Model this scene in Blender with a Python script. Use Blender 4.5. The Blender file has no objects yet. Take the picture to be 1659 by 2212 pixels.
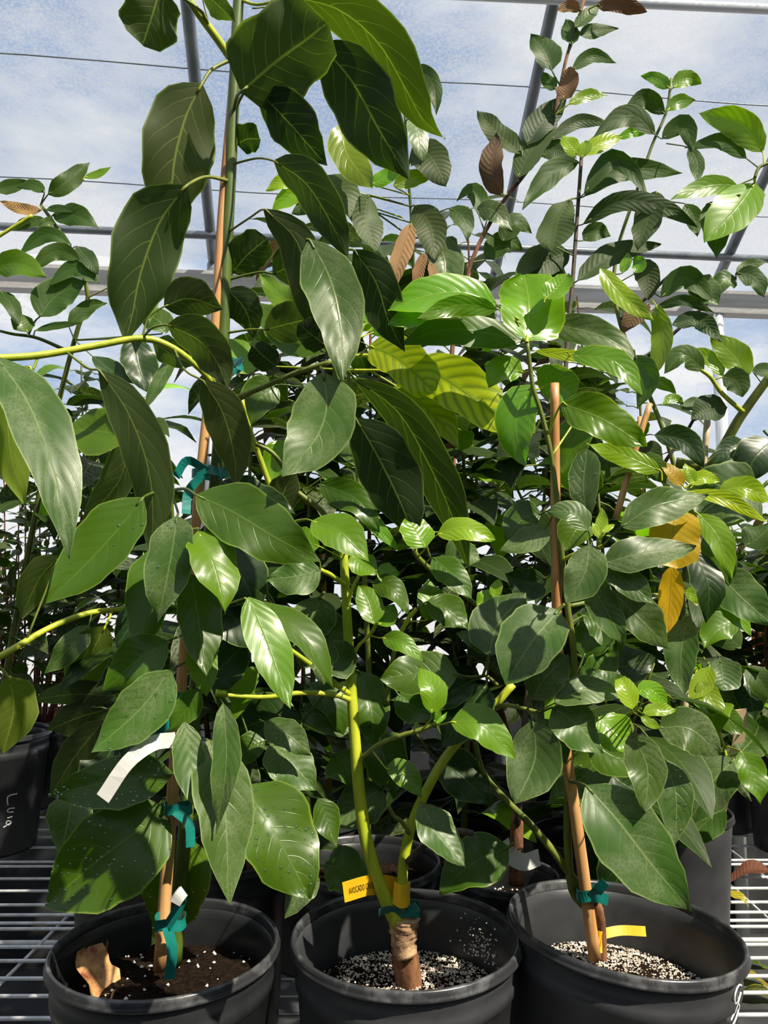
import bpy, math, random
from mathutils import Vector, Matrix, Euler
random.seed(7)
sc = bpy.context.scene
COL = sc.collection

# ------------------------------------------------------------------ camera
F, CX, CY = 1662.0, 829.5, 1106.0
PITCH = math.radians(5.5)
CAM = Vector((0, 0, 1.41))
BENCH = 0.75
cd = bpy.data.cameras.new('camera'); cam = bpy.data.objects.new('camera', cd); COL.objects.link(cam)
cam.location = CAM; cam.rotation_euler = (math.pi/2 + PITCH, 0, 0)
cd.sensor_fit = 'VERTICAL'; cd.sensor_height = 34.6; cd.lens = F*34.6/2212.0
cd.clip_start = 0.02
sc.camera = cam
# ------------------------------------------------------------------ light
SUN_DIR = Vector((0.56, -0.46, 0.86)).normalized()      # towards the sun
sd = bpy.data.lights.new('sun', 'SUN'); sd.energy = 7.8; sd.angle = math.radians(0.8); sd.color = (1.0, 0.91, 0.74)
so = bpy.data.objects.new('sun', sd); COL.objects.link(so)
so.rotation_euler = SUN_DIR.to_track_quat('Z', 'Y').to_euler(); so.location = SUN_DIR*8
sc.view_settings.view_transform = 'Standard'; sc.view_settings.look = 'None'
sc.view_settings.gamma = 1; sc.view_settings.use_curve_mapping = False
sc.view_settings.exposure = 0.12

class NT:
    def __init__(s, nt): s.nt = nt; nt.nodes.clear()
    def n(s, t, **k):
        x = s.nt.nodes.new(t)
        ins = k.pop('i', {})
        for a, b in k.items(): setattr(x, a, b)
        for a, b in ins.items():
            if isinstance(b, bpy.types.NodeSocket): s.nt.links.new(b, x.inputs[a])
            else: x.inputs[a].default_value = b
        return x
    def m(s, op, a, b=0.0, c=0.0):
        return s.n('ShaderNodeMath', operation=op, i={0: a, 1: b, 2: c}).outputs[0]
    def mix(s, f, a, b, bt='MIX'):
        x = s.n('ShaderNodeMix', data_type='RGBA', blend_type=bt)
        for k, v in ((0, f), (6, a), (7, b)):
            if isinstance(v, bpy.types.NodeSocket): s.nt.links.new(v, x.inputs[k])
            else: x.inputs[k].default_value = v if k == 0 or len(v) == 4 else (*v, 1)
        return x.outputs[2]
    def ramp(s, f, stops):
        x = s.n('ShaderNodeValToRGB', i={0: f}); e = x.color_ramp.elements
        while len(e) < len(stops): e.new(0.5)
        for q, (p, c) in zip(e, stops): q.position = p; q.color = c if len(c) == 4 else (*c, 1)
        return x.outputs[0]
    def lk(s, a, b): s.nt.links.new(a, b)

w = bpy.data.worlds.new('sky'); sc.world = w; w.use_nodes = True
t = NT(w.node_tree)
g = t.n('ShaderNodeTexCoord').outputs['Generated']
z = t.n('ShaderNodeSeparateXYZ', i={0: g}).outputs[2]
base = t.ramp(z, [(0.0, (.86, .90, .94)), (.25, (.40, .56, .80)), (.75, (.22, .38, .66))])
cl = t.n('ShaderNodeTexNoise', i={'Vector': t.n('ShaderNodeMapping', i={0: g, 3: (1, 1, 2.4)}).outputs[0], 'Scale': 2.6, 'Detail': 6.0, 'Roughness': .58}).outputs[0]
cl = t.ramp(cl, [(.40, (0, 0, 0)), (.56, (1, 1, 1))])
col = t.mix(cl, base, (1.0, 1.0, 1.0))
bg = t.n('ShaderNodeBackground', i={0: col, 1: 0.86})
t.lk(bg.outputs[0], t.n('ShaderNodeOutputWorld').inputs[0])

def at(px, py, Y):
    dx, dy = (px-CX)/F, (CY-py)/F
    d = Vector((dx, math.cos(PITCH)-dy*math.sin(PITCH), math.sin(PITCH)+dy*math.cos(PITCH)))
    return CAM + d*(Y/d.y)
def on_plane(px, py, z):
    a = at(px, py, 1.0)-CAM
    return CAM + a*((z-CAM.z)/a.z)

# ------------------------------------------------------------------ materials
MATS = {}
def mat(name):
    m = bpy.data.materials.new(name); m.use_nodes = True; MATS[name] = m
    return m, NT(m.node_tree)
def out(t, sh): t.lk(sh, t.n('ShaderNodeOutputMaterial').inputs[0])
def simple(name, c1, c2, scale=20, rough=.5, bump=.0, metal=0.0, stretch=(1, 1, 1), spec=.5, lo=.35, hi=.65):
    m, t = mat(name)
    co = t.n('ShaderNodeTexCoord').outputs['Object']
    v = t.n('ShaderNodeMapping', i={0: co, 3: stretch}).outputs[0]
    nz = t.n('ShaderNodeTexNoise', i={'Vector': v, 'Scale': scale, 'Detail': 5.0, 'Roughness': .6}).outputs[0]
    c = t.ramp(nz, [(lo, c1), (hi, c2)])
    p = t.n('ShaderNodeBsdfPrincipled', i={'Base Color': c, 'Roughness': rough, 'Metallic': metal, 'Specular IOR Level': spec})
    if bump:
        b = t.n('ShaderNodeBump', i={'Strength': bump, 'Distance': .004, 'Height': nz}); t.lk(b.outputs[0], p.inputs['Normal'])
    out(t, p.outputs[0]); return m

def leaf_mat(name, rough, trans, vein, veincol, dust=0.0, pucker=.25, mottle=0.0, mottlecol=(.05, .12, .01), edge=None, nv=8.0, coat=0.0, tcol=(1.0, 1.25, .35)):
    m, t = mat(name)
    tint = t.n('ShaderNodeObjectInfo'); tc = tint.outputs['Color']; rnd = tint.outputs['Random']
    uv = t.n('ShaderNodeUVMap').outputs[0]
    s = t.n('ShaderNodeSeparateXYZ', i={0: uv}); u = s.outputs[0]
    v = t.m('ABSOLUTE', t.m('MULTIPLY_ADD', s.outputs[1], 2.0, -1.0))
    ob = t.n('ShaderNodeTexCoord').outputs['Object']
    nz = t.n('ShaderNodeTexNoise', i={'Vector': ob, 'Scale': 14.0, 'Detail': 3.0})
    wob = t.m('MULTIPLY_ADD', nz.outputs[0], .5, -.25)
    # midrib
    mid = t.m('SUBTRACT', 1.0, t.m('SMOOTH_MIN', t.m('DIVIDE', v, .045), 1.0, .2))
    mid = t.m('MAXIMUM', mid, 0.0)
    # laterals
    side = t.m('MULTIPLY', t.m('SIGN', t.m('SUBTRACT', s.outputs[1], .5)), .21)
    ph = t.m('ADD', t.m('SUBTRACT', t.m('MULTIPLY', u, nv), t.m('MULTIPLY', t.m('POWER', v, 1.25), 2.1)), t.m('ADD', wob, side))
    fr = t.m('ABSOLUTE', t.m('SUBTRACT', t.m('FRACT', ph), .5))
    lat = t.m('MAXIMUM', t.m('SUBTRACT', 1.0, t.m('DIVIDE', fr, t.m('MULTIPLY_ADD', v, -.035, .05))), 0.0)
    lat = t.m('MULTIPLY', lat, t.m('SUBTRACT', 1.05, t.m('POWER', v, 3.0)))
    vm = t.m('MINIMUM', t.m('MAXIMUM', mid, t.m('MULTIPLY', lat, .62)), 1.0)
    big = t.n('ShaderNodeTexNoise', i={'Vector': ob, 'Scale': 9.0, 'Detail': 4.0}).outputs[0]
    c = t.mix(t.m('MULTIPLY', big, .7), t.mix(1.0, tc, (.70, .74, .70), 'MULTIPLY'), t.mix(1.0, tc, (1.45, 1.35, 1.2), 'MULTIPLY'))
    c = t.mix(t.m('MULTIPLY', rnd, .35), c, t.mix(1.0, tc, (1.5, 1.25, .8), 'MULTIPLY'))
    if mottle:
        mm = t.m('SUBTRACT', 1.0, t.m('MINIMUM', t.m('DIVIDE', fr, .33), 1.0))
        mm = t.m('MAXIMUM', mm, t.m('SUBTRACT', 1.0, t.m('MINIMUM', t.m('DIVIDE', v, .16), 1.0)))
        c = t.mix(t.m('MULTIPLY', mm, mottle), c, mottlecol)
    c = t.mix(t.m('MULTIPLY', vm, vein), c, veincol)
    rv = rough
    if dust:
        vo = t.n('ShaderNodeTexVoronoi', feature='DISTANCE_TO_EDGE', i={'Vector': ob, 'Scale': 210.0}).outputs[0]
        ed = t.m('SUBTRACT', 1.0, t.m('MINIMUM', t.m('MULTIPLY', vo, 7.0), 1.0))
        pt = t.ramp(t.n('ShaderNodeTexNoise', i={'Vector': ob, 'Scale': 22.0, 'Detail': 5.0}).outputs[0], [(.42, (0, 0, 0)), (.66, (1, 1, 1))])
        du = t.m('MULTIPLY', t.m('MULTIPLY_ADD', ed, .55, .35), pt)
        c = t.mix(t.m('MULTIPLY', du, dust), c, (.37, .39, .24))
        rv = t.m('MULTIPLY_ADD', du, .25, rough)
    if edge:
        ee = t.m('MULTIPLY', t.m('MAXIMUM', t.m('MULTIPLY_ADD', v, 14.0, -13.0), 0.0), .8)
        c = t.mix(ee, c, edge)
    hgt = t.m('ADD', t.m('MULTIPLY', vm, -.35), t.m('MULTIPLY', t.m('COSINE', t.m('MULTIPLY', ph, 6.283)), pucker*-.5))
    bp = t.n('ShaderNodeBump', i={'Strength': .45, 'Distance': .0014, 'Height': hgt}).outputs[0]
    p = t.n('ShaderNodeBsdfPrincipled', i={'Base Color': c, 'Roughness': rv, 'Specular IOR Level': .32, 'Normal': bp, 'Coat Weight': coat, 'Coat Roughness': .12})
    tl = t.n('ShaderNodeBsdfTranslucent', i={0: t.mix(1.0, t.mix(1.0, c, (*tcol, 1), 'MULTIPLY'), (1.6, 1.6, 1.6), 'MULTIPLY'), 'Normal': bp})
    mx = t.n('ShaderNodeMixShader', i={0: trans, 1: p.outputs[0], 2: tl.outputs[0]})
    out(t, mx.outputs[0]); return m

m, t = mat('water')
gl = t.n('ShaderNodeBsdfGlossy', i={0: (.9, .9, .9, 1), 1: .05}); tp = t.n('ShaderNodeBsdfTransparent', i={0: (.80, .90, .78, 1)})
out(t, t.n('ShaderNodeMixShader', i={0: .16, 1: tp.outputs[0], 2: gl.outputs[0]}).outputs[0])
leaf_mat('leaf_gloss', .36, .30, .42, (.14, .24, .04), edge=(.20, .30, .05), coat=.12, pucker=.2)
leaf_mat('leaf_dusty', .36, .22, .50, (.26, .33, .12), dust=.34, edge=(.24, .32, .10))
leaf_mat('leaf_under', .55, .34, .75, (.27, .32, .07), pucker=.15, edge=(.22, .28, .07), nv=7)
leaf_mat('leaf_young', .28, .40, .35, (.42, .50, .10), pucker=.35, coat=.2, edge=(.42, .50, .06))
leaf_mat('leaf_mottled', .34, .42, .25, (.12, .20, .01), pucker=.35, mottle=.78, mottlecol=(.10, .19, .006), edge=(.50, .55, .02))
leaf_mat('leaf_yellowed', .42, .40, .55, (.20, .14, .01), pucker=.2)
leaf_mat('leaf_dry', .7, .15, .5, (.10, .06, .03), pucker=.9, nv=12, tcol=(1, .8, .5))
leaf_mat('leaf_ribbed', .55, .28, .40, (.14, .19, .05), pucker=.55, nv=13)
leaf_mat('leaf_matte', .52, .30, .40, (.14, .22, .05), edge=(.16, .24, .05), pucker=.2)

simple('stem_lime', (.26, .34, .012), (.46, .50, .03), 60, .42, .1, stretch=(1, 1, .3))
simple('stem_olive', (.075, .11, .012), (.19, .22, .03), 50, .5, .15, stretch=(1, 1, .3))
simple('stem_green', (.045, .085, .012), (.10, .15, .02), 40, .45, .1, stretch=(1, 1, .3))
simple('bark_brown', (.06, .022, .010), (.27, .12, .052), 60, .8, .8, stretch=(1, 1, .4))
simple('bark_dark', (.035, .025, .018), (.10, .07, .045), 60, .8, .6)
simple('bark_graft', (.25, .14, .07), (.55, .36, .20), 45, .8, .9)
simple('stem_red', (.09, .022, .012), (.22, .06, .025), 30, .6, .2)
m, t = mat('bamboo')
ob = t.n('ShaderNodeTexCoord').outputs['Object']
fib = t.n('ShaderNodeTexNoise', i={'Vector': t.n('ShaderNodeMapping', i={0: ob, 3: (160, 160, 7)}).outputs[0], 'Scale': 1.0, 'Detail': 4.0}).outputs[0]
blot = t.n('ShaderNodeTexNoise', i={'Vector': ob, 'Scale': 9.0, 'Detail': 3.0}).outputs[0]
c = t.ramp(fib, [(.3, (.42, .20, .07)), (.7, (.66, .38, .16))])
c = t.mix(t.ramp(blot, [(.50, (0, 0, 0)), (.68, (.75, .75, .75))]), c, (.30, .11, .025))
p = t.n('ShaderNodeBsdfPrincipled', i={'Base Color': c, 'Roughness': .42}); out(t, p.outputs[0])
simple('bamboo_pale', (.42, .33, .22), (.60, .48, .32), 40, .5, stretch=(1, 1, .1))
simple('pot_black', (.008, .009, .010), (.030, .032, .036), 9, .36, .05, lo=.3, hi=.75)
simple('pot_grey', (.020, .021, .024), (.062, .065, .071), 7, .38, .05, lo=.3, hi=.75)
simple('rim_worn', (.026, .027, .030), (.13, .134, .14), 34, .30, .1, lo=.50, hi=.78)
simple('soil_dark', (.003, .002, .0015), (.020, .011, .006), 160, .95, 1.0, spec=.08)
simple('perlite', (.60, .57, .52), (.86, .84, .80), 90, .8)
simple('perlite_tan', (.40, .32, .24), (.80, .74, .66), 90, .8, lo=.4, hi=.6)
simple('tape_teal', (.004, .10, .085), (.012, .20, .17), 30, .25, .1)
simple('tag_yellow', (.72, .40, .008), (.86, .52, .015), 12, .45)
simple('tag_white', (.48, .48, .45), (.58, .58, .55), 12, .5)
simple('ink_black', (.008, .008, .008), (.02, .02, .02), 12, .7)
simple('ink_white', (.75, .75, .75), (.85, .85, .85), 12, .7)
simple('wire_chrome', (.52, .53, .54), (.74, .75, .76), 40, .32, 0, .25)
simple('steel_grey', (.20, .22, .24), (.30, .32, .34), 10, .42, 0, .4)
simple('pipe_white', (.62, .64, .66), (.78, .79, .80), 6, .4)
simple('floor_mat', (.012, .013, .015), (.045, .047, .052), 5, .75, .3)
simple('gap_shade_black', (.010, .011, .012), (.03, .032, .035), 8, .8)  # black of the added sheet that darkens the gaps behind the pots
simple('light_cut_net', (.012, .022, .014), (.03, .045, .03), 14, .9)  # dark net for the added, unseen walls that cut ambient light
simple('gravel_pale', (.26, .26, .28), (.40, .40, .42), 3, .9, .2)
simple('wood_rail', (.40, .38, .36), (.60, .58, .55), 8, .7, 0, stretch=(.2, .2, 3))
simple('dry_orange', (.14, .030, .008), (.60, .34, .13), 42, .7, .6)
simple('mushroom_pale', (.62, .62, .38), (.80, .80, .60), 40, .5)
simple('tag_wood', (.50, .34, .20), (.62, .44, .28), 18, .6)
simple('tag_pink', (.75, .12, .40), (.85, .20, .48), 18, .5)
def film(name, fac, scale, tr, df):
    m, t = mat(name)
    ob = t.n('ShaderNodeTexCoord').outputs['Object']
    v = t.n('ShaderNodeMapping', i={0: ob, 3: (1, 1, 1.7)}).outputs[0]
    n1 = t.n('ShaderNodeTexNoise', i={'Vector': v, 'Scale': scale, 'Detail': 3.0, 'Roughness': .75}).outputs[0]
    wv = t.n('ShaderNodeTexNoise', i={'Vector': t.n('ShaderNodeMapping', i={0: ob, 3: (.6, 9, 9)}).outputs[0], 'Scale': 1.6, 'Detail': 4.0}).outputs[0]
    sp = t.ramp(n1, [(.36, (.0, .0, .0)), (.64, (1, 1, 1))])
    f = t.m('ADD', t.m('MULTIPLY', sp, .50), t.m('MULTIPLY', wv, .20))
    f = t.m('ADD', f, fac-.36)
    f = t.m('MINIMUM', t.m('MAXIMUM', f, .02), .98)
    tp = t.n('ShaderNodeBsdfTransparent', i={0: (*tr, 1)})
    tl = t.n('ShaderNodeBsdfTranslucent', i={0: (*df, 1)})
    dd = t.n('ShaderNodeBsdfDiffuse', i={0: (*df, 1)})
    a = t.n('ShaderNodeMixShader', i={0: .45, 1: tl.outputs[0], 2: dd.outputs[0]})
    mx = t.n('ShaderNodeMixShader', i={0: f, 1: tp.outputs[0], 2: a.outputs[0]})
    out(t, mx.outputs[0])
film('film_woven', .40, 95, (.86, .90, .96), (.66, .67, .70))
film('film_clear', .10, 30, (.97, .98, 1.0), (.90, .91, .93))

# ------------------------------------------------------------------ mesh helpers
def mesh(name, vs, fs, uv=None, smooth=True):
    me = bpy.data.meshes.new(name); me.from_pydata([tuple(v) for v in vs], [], fs)
    if uv:
        L = me.uv_layers.new(name='UVMap')
        for p in me.polygons:
            for li, vi in zip(p.loop_indices, p.vertices): L.data[li].uv = uv[vi]
    if smooth: me.polygons.foreach_set('use_smooth', [True]*len(me.polygons))
    me.update(); return me
def obj(name, me, m, parent=None, loc=(0, 0, 0), kind=None):
    o = bpy.data.objects.new(name, me); COL.objects.link(o)
    if me is not None and m and not me.materials: me.materials.append(MATS[m])
    o.parent = parent; o.location = loc
    if kind: o['kind'] = kind
    return o
def tag(o, label, cat, group=None):
    o['label'] = label; o['category'] = cat
    if group: o['group'] = group
    return o
def empty(name, loc):
    o = bpy.data.objects.new(name, None); COL.objects.link(o); o.location = loc; o.empty_display_size = .05
    return o
def catmull(P, n):
    if len(P) == 2: return [P[0].lerp(P[1], i/(n-1)) for i in range(n)]
    Q = [P[0]*2-P[1]] + list(P) + [P[-1]*2-P[-2]]
    L = [0]
    for a, b in zip(P, P[1:]): L.append(L[-1]+(b-a).length)
    R = []
    for i in range(n):
        s = L[-1]*i/(n-1); k = 0
        while k < len(P)-2 and s > L[k+1]: k += 1
        u = (s-L[k])/max(L[k+1]-L[k], 1e-9); p0, p1, p2, p3 = Q[k:k+4]
        R.append(.5*((2*p1)+(p2-p0)*u+(2*p0-5*p1+4*p2-p3)*u*u+(3*p1-p0-3*p2+p3)*u**3))
    return R
def tube(P, r, seg=8, cap=True, lump=0.0):
    """P points, r list of radii"""
    vs, fs = [], []; n = len(P)
    ref = Vector((0.31, 0.9, 0.17))
    for i, p in enumerate(P):
        T = (P[min(i+1, n-1)]-P[max(i-1, 0)]).normalized()
        A = T.cross(ref)
        if A.length < .05: A = T.cross(Vector((1, 0, 0)))
        A.normalize(); B = T.cross(A)
        for k in range(seg):
            a = 2*math.pi*k/seg
            rr = r[i]*(1+(random.uniform(-lump, lump) if lump else 0))
            vs.append(p+(A*math.cos(a)+B*math.sin(a))*rr)
    for i in range(n-1):
        for k in range(seg):
            a, b = i*seg+k, i*seg+(k+1) % seg
            fs.append((a, b, b+seg, a+seg))
    if cap:
        fs.append(tuple(range(seg-1, -1, -1))); fs.append(tuple(range((n-1)*seg, n*seg)))
    return vs, fs
def rel(vs, o): return [v-o for v in vs]

PROF = {
 'a': [(0, .05), (.04, .34), (.12, .68), (.25, .93), (.42, 1), (.6, .90), (.76, .64), (.88, .34), (.95, .13), (1, .0)],   # acuminate avocado
 'e': [(0, .05), (.05, .40), (.15, .76), (.3, .97), (.48, 1), (.67, .88), (.81, .62), (.91, .33), (.96, .15), (1, .0)],                 # elliptic
 'o': [(0, .04), (.08, .28), (.22, .60), (.4, .86), (.62, 1), (.8, .90), (.92, .60), (.97, .32), (1, .06)],                # obovate
 'b': [(0, .08), (.04, .55), (.12, .86), (.3, 1), (.55, .98), (.78, .92), (.92, .72), (.98, .45), (1, .10)],              # blunt
}
def prof(s, u):
    P = PROF[s]
    for (a, x), (b, y) in zip(P, P[1:]):
        if u <= b:
            k = (u-a)/(b-a); k = k*k*(3-2*k)*.5+k*.5
            return x+(y-x)*k
    return 0.0
NU, NV = 15, 8
def leaf_geo(mid, W, N, hw, shape='a', fold=.18, wave=.10, rnd=random, seg=None):
    """mid: 3d midrib, W/N: width & normal per point, hw: half width (m)"""
    vs, fs, uv = [], [], []
    n = len(mid); nv = seg or NV
    ph, ph2, k1 = rnd.uniform(0, 6.28), rnd.uniform(0, 6.28), rnd.uniform(7, 13)
    asym = rnd.uniform(-.10, .10)
    for i in range(n):
        u = i/(n-1); pw = prof(shape, u)*hw
        for j in range(nv+1):
            v = -1+2*j/nv
            wv = wave*hw*abs(v)**1.6*math.sin(k1*u+(ph if v > 0 else ph2))*min(1, u*5)
            lift = fold*abs(v)*pw*(1-.35*abs(v))
            ed = 1+.035*math.sin(23*u+ph*3+(2 if v > 0 else 0)) + (asym if v > 0 else -asym)
            vs.append(mid[i]+W[i]*(v*pw*ed)+N[i]*(lift+wv)); uv.append((u, v*.5+.5))
    for i in range(n-1):
        for j in range(nv):
            a = i*(nv+1)+j; fs.append((a, a+1, a+nv+2, a+nv+1))
    return vs, fs, uv

KIND = {  # material, colours, underside?, shape
 'd': ('leaf_gloss', (.043, .100, .006), 0, 'a'), 'g': ('leaf_dusty', (.038, .087, .015), 0, 'a'),
 'b': ('leaf_gloss', (.104, .218, .008), 0, 'a'), 'u': ('leaf_under', (.044, .068, .024), 1, 'a'), 'x': ('leaf_matte', (.032, .075, .008), 0, 'a'),
 'v': ('leaf_under', (.022, .044, .013), 1, 'a'), 'y': ('leaf_young', (.250, .400, .018), 0, 'e'),
 'l': ('leaf_young', (.130, .300, .014), 0, 'e'),
 't': ('leaf_mottled', (.360, .460, .012), 0, 'a'), 'o': ('leaf_yellowed', (.46, .30, .010), 0, 'a'),
 'n': ('leaf_dry', (.17, .105, .050), 0, 'e'), 'r': ('leaf_ribbed', (.046, .072, .022), 0, 'e'),
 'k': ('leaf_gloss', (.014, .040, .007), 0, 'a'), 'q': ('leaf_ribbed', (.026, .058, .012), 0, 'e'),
 'p': ('leaf_under', (.150, .230, .030), 1, 'a'),
}
class Plant:
    def __init__(s, name, base, label, cat, group=None, Y=1.0, seed=1):
        s.root = tag(empty(name, base), label, cat, group); s.base = Vector(base); s.Y = Y
        s.paths = []; s.rnd = random.Random(seed); s.matte = seed in (53, 61, 67, 71, 73)
    def stem(s, txt, Y0, Y1, w0, w1, m, name='branch', seg=8, n=None, lump=0.0):
        P = [tuple(map(float, q.split(','))) for q in txt.split()]
        L = [0]
        for a, b in zip(P, P[1:]): L.append(L[-1]+math.hypot(b[0]-a[0], b[1]-a[1]))
        pts = [at(p[0], p[1], Y0+(Y1-Y0)*l/L[-1]) for p, l in zip(P, L)]
        return s.stem3(pts, w0/2*Y0/F, w1/2*Y1/F, m, name, seg, n, lump)
    def stem3(s, pts, r0, r1, m, name='branch', seg=8, n=None, lump=0.0):
        n = n or max(6, 4*len(pts)); C = catmull(pts, n)
        r = [r0+(r1-r0)*i/(n-1) for i in range(n)]
        vs, fs = tube(C, r, seg, lump=lump)
        o = obj(name, mesh(name, rel(vs, C[0]), fs), m, s.root, C[0]-s.base)
        if name in ('trunk', 'branch'): s.paths.append(C)
        return o
    def near(s, p):
        best, bp = 1e9, None
        for C in s.paths:
            for q in C:
                d = (q-p).length
                if d < best: best, bp = d, q
        return best, bp
    def near_px(s, px, py, Y):
        p = at(px, py, Y); best, bp = 1e9, None
        for C in s.paths:
            for q in C:
                k = Y/q.y; d = ((q-CAM)*k+CAM-p).length
                if d < best: best, bp = d, q
        return best, bp
    def leaves(s, txt):
        for ln in txt.strip().splitlines():
            ln = ln.split('#')[0].strip()
            if ln: s.leaf(ln)
    def leaf(s, ln):
        rnd = s.rnd
        head, body = ln.split('|'); h = head.split()
        k = h[0]; dY = float(h[1])/100; wpx = float(h[2]); ov = dict(x.split('=') for x in h[3:])
        pet = None
        if '/' in body: pet, body = body.split('/')
        P = [tuple(map(float, q.split(','))) for q in body.split()]
        if k == 'd' and s.matte: k = 'x'
        mname, colr, under, shp = KIND[k]
        shp = ov.get('s', shp)
        Y0 = s.Y+dY
        pxl = sum(math.hypot(b[0]-a[0], b[1]-a[1]) for a, b in zip(P, P[1:])); L3 = pxl*Y0/F
        til = rnd.uniform(.18, .42)*(1 if under else -1)
        dyv = (P[-1][1]-P[0][1])/max(pxl, 1)          # 1 = hanging straight down
        til *= .35+.65*abs(dyv)
        if dyv < 0: til = -til
        if 't' in ov: til = float(ov['t'])
        n = NU if pxl > 90 else 9; nvv = NV if pxl > 90 else 6
        C2 = []; acc = [0]
        for a, b in zip(P, P[1:]): acc.append(acc[-1]+math.hypot(b[0]-a[0], b[1]-a[1]))
        bow = rnd.uniform(-.05, .10)
        pts = []
        for (x, y), a in zip(P, acc):
            u = a/acc[-1]
            pts.append(at(x, y, Y0+L3*(til*u-bow*4*u*(1-u))))
        mid = catmull(pts, n)
        roll = math.radians(rnd.uniform(10, 32))
        if 'r' in ov: roll = math.radians(float(ov['r']))
        hw = wpx/2*Y0/F/math.cos(roll)*1.04
        Ws, Ns = [], []
        for i in range(n):
            T = (mid[min(i+1, n-1)]-mid[max(i-1, 0)]).normalized()
            view = (mid[i]-CAM).normalized()
            W0 = T.cross(view).normalized(); N0 = W0.cross(T).normalized()
            if N0.dot(view) > 0: N0 = -N0
            Ws.append((T, W0, N0))
        # roll so that the seen face looks up (top) or down (underside)
        T, W0, N0 = Ws[n//2]
        a = W0*math.sin(roll)+N0*math.cos(roll); b = -W0*math.sin(roll)+N0*math.cos(roll)
        sg = 1 if (a.z > b.z) != bool(under) else -1
        R = []; tw = math.radians(rnd.uniform(-26, 26))
        for i_, (T, W0, N0) in enumerate(Ws):
            ro = roll*sg+tw*(i_/(n-1)-.45)
            N1 = N0*math.cos(ro)+W0*math.sin(ro); W1 = W0*math.cos(ro)-N0*math.sin(ro)
            R.append((W1, N1))
        fold = rnd.uniform(.10, .26)*(-1 if under else 1)
        vs, fs, uv = leaf_geo(mid, [x[0] for x in R], [x[1] for x in R], hw, shp, float(ov.get('f', fold)), rnd.uniform(.07, .20)*float(ov.get('w', 1)), rnd, nvv)
        lb = mid[0]
        o = obj('leaf', mesh('leaf', rel(vs, lb), fs, uv), mname, s.root, lb-s.base)
        br = rnd.uniform(.82, 1.2)*float(ov.get('c', 1)); o.color = (colr[0]*br*rnd.uniform(.9, 1.1), colr[1]*br, colr[2]*br, 1)
        if 'drops' in ov:
            dv, df = [], []
            for _ in range(int(ov['drops'])):
                f = fs[rnd.randrange(len(fs))]; q = [vs[i] for i in f]
                a, b = rnd.random(), rnd.random()
                c = (q[0].lerp(q[1], a)).lerp(q[3].lerp(q[2], a), b); nn = (q[1]-q[0]).cross(q[3]-q[0])
                if nn.length < 1e-12: continue
                nn.normalize()
                if nn.dot(c-CAM) > 0: nn = -nn
                A_ = nn.orthogonal().normalized(); B_ = nn.cross(A_); r_ = rnd.uniform(.0009, .0024); b0 = len(dv)
                for h_, w_ in ((-.05, 1), (.35, .85), (.6, .5)):
                    for k_ in range(7): an = k_*.8976; dv.append(c+nn*(h_*r_)+(A_*math.cos(an)+B_*math.sin(an))*(w_*r_))
                dv.append(c+nn*.7*r_)
                for h_ in (0, 1):
                    for k_ in range(7): i0 = b0+h_*7+k_; i1 = b0+h_*7+(k_+1) % 7; df.append((i0, i1, i1+7, i0+7))
                for k_ in range(7): df.append((b0+14+k_, b0+14+(k_+1) % 7, b0+21))
            obj('water_drops', mesh('water_drops', rel(dv, lb), df), 'water', o, kind='stuff')
        # petiole
        pr = max(1.6, min(4.2, wpx*.03))*Y0/F
        if pet:
            Q = [tuple(map(float, q.split(','))) for q in pet.split()]
            d, q = s.near_px(Q[0][0], Q[0][1], Y0)
            Ys = q.y if q is not None and d < .05 else Y0
            pp = [at(x, y, Ys+(Y0-Ys)*i/len(Q)) for i, (x, y) in enumerate(Q)]+[lb]
            if q is not None and d < .02: pp[0] = q
        else:
            d, q = s.near(lb)
            T = (mid[1]-mid[0]).normalized()
            if q is not None and d < .16:
                pp = [q, q.lerp(lb, .5)-T*d*.15+Vector((0, 0, .1*d)), lb]
            else: pp = [lb-T*min(.05, L3*.3)+Vector((0, .01, 0)), lb]
        if (pp[-1]-pp[0]).length < .004: pp[0] = pp[-1]-(mid[1]-mid[0])*.5
        pp.append(mid[1])
        C = catmull(pp, max(6, 3*len(pp)))
        vs, fs = tube(C, [pr*(1.15-.4*i/len(C)) for i in range(len(C))], 6)
        obj('petiole', mesh('petiole', rel(vs, lb), fs), ov.get('pm', 'stem_green' if k in 'dkgvqx' else 'stem_lime' if k in 'ytbplo' else 'stem_olive'), o)

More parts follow.
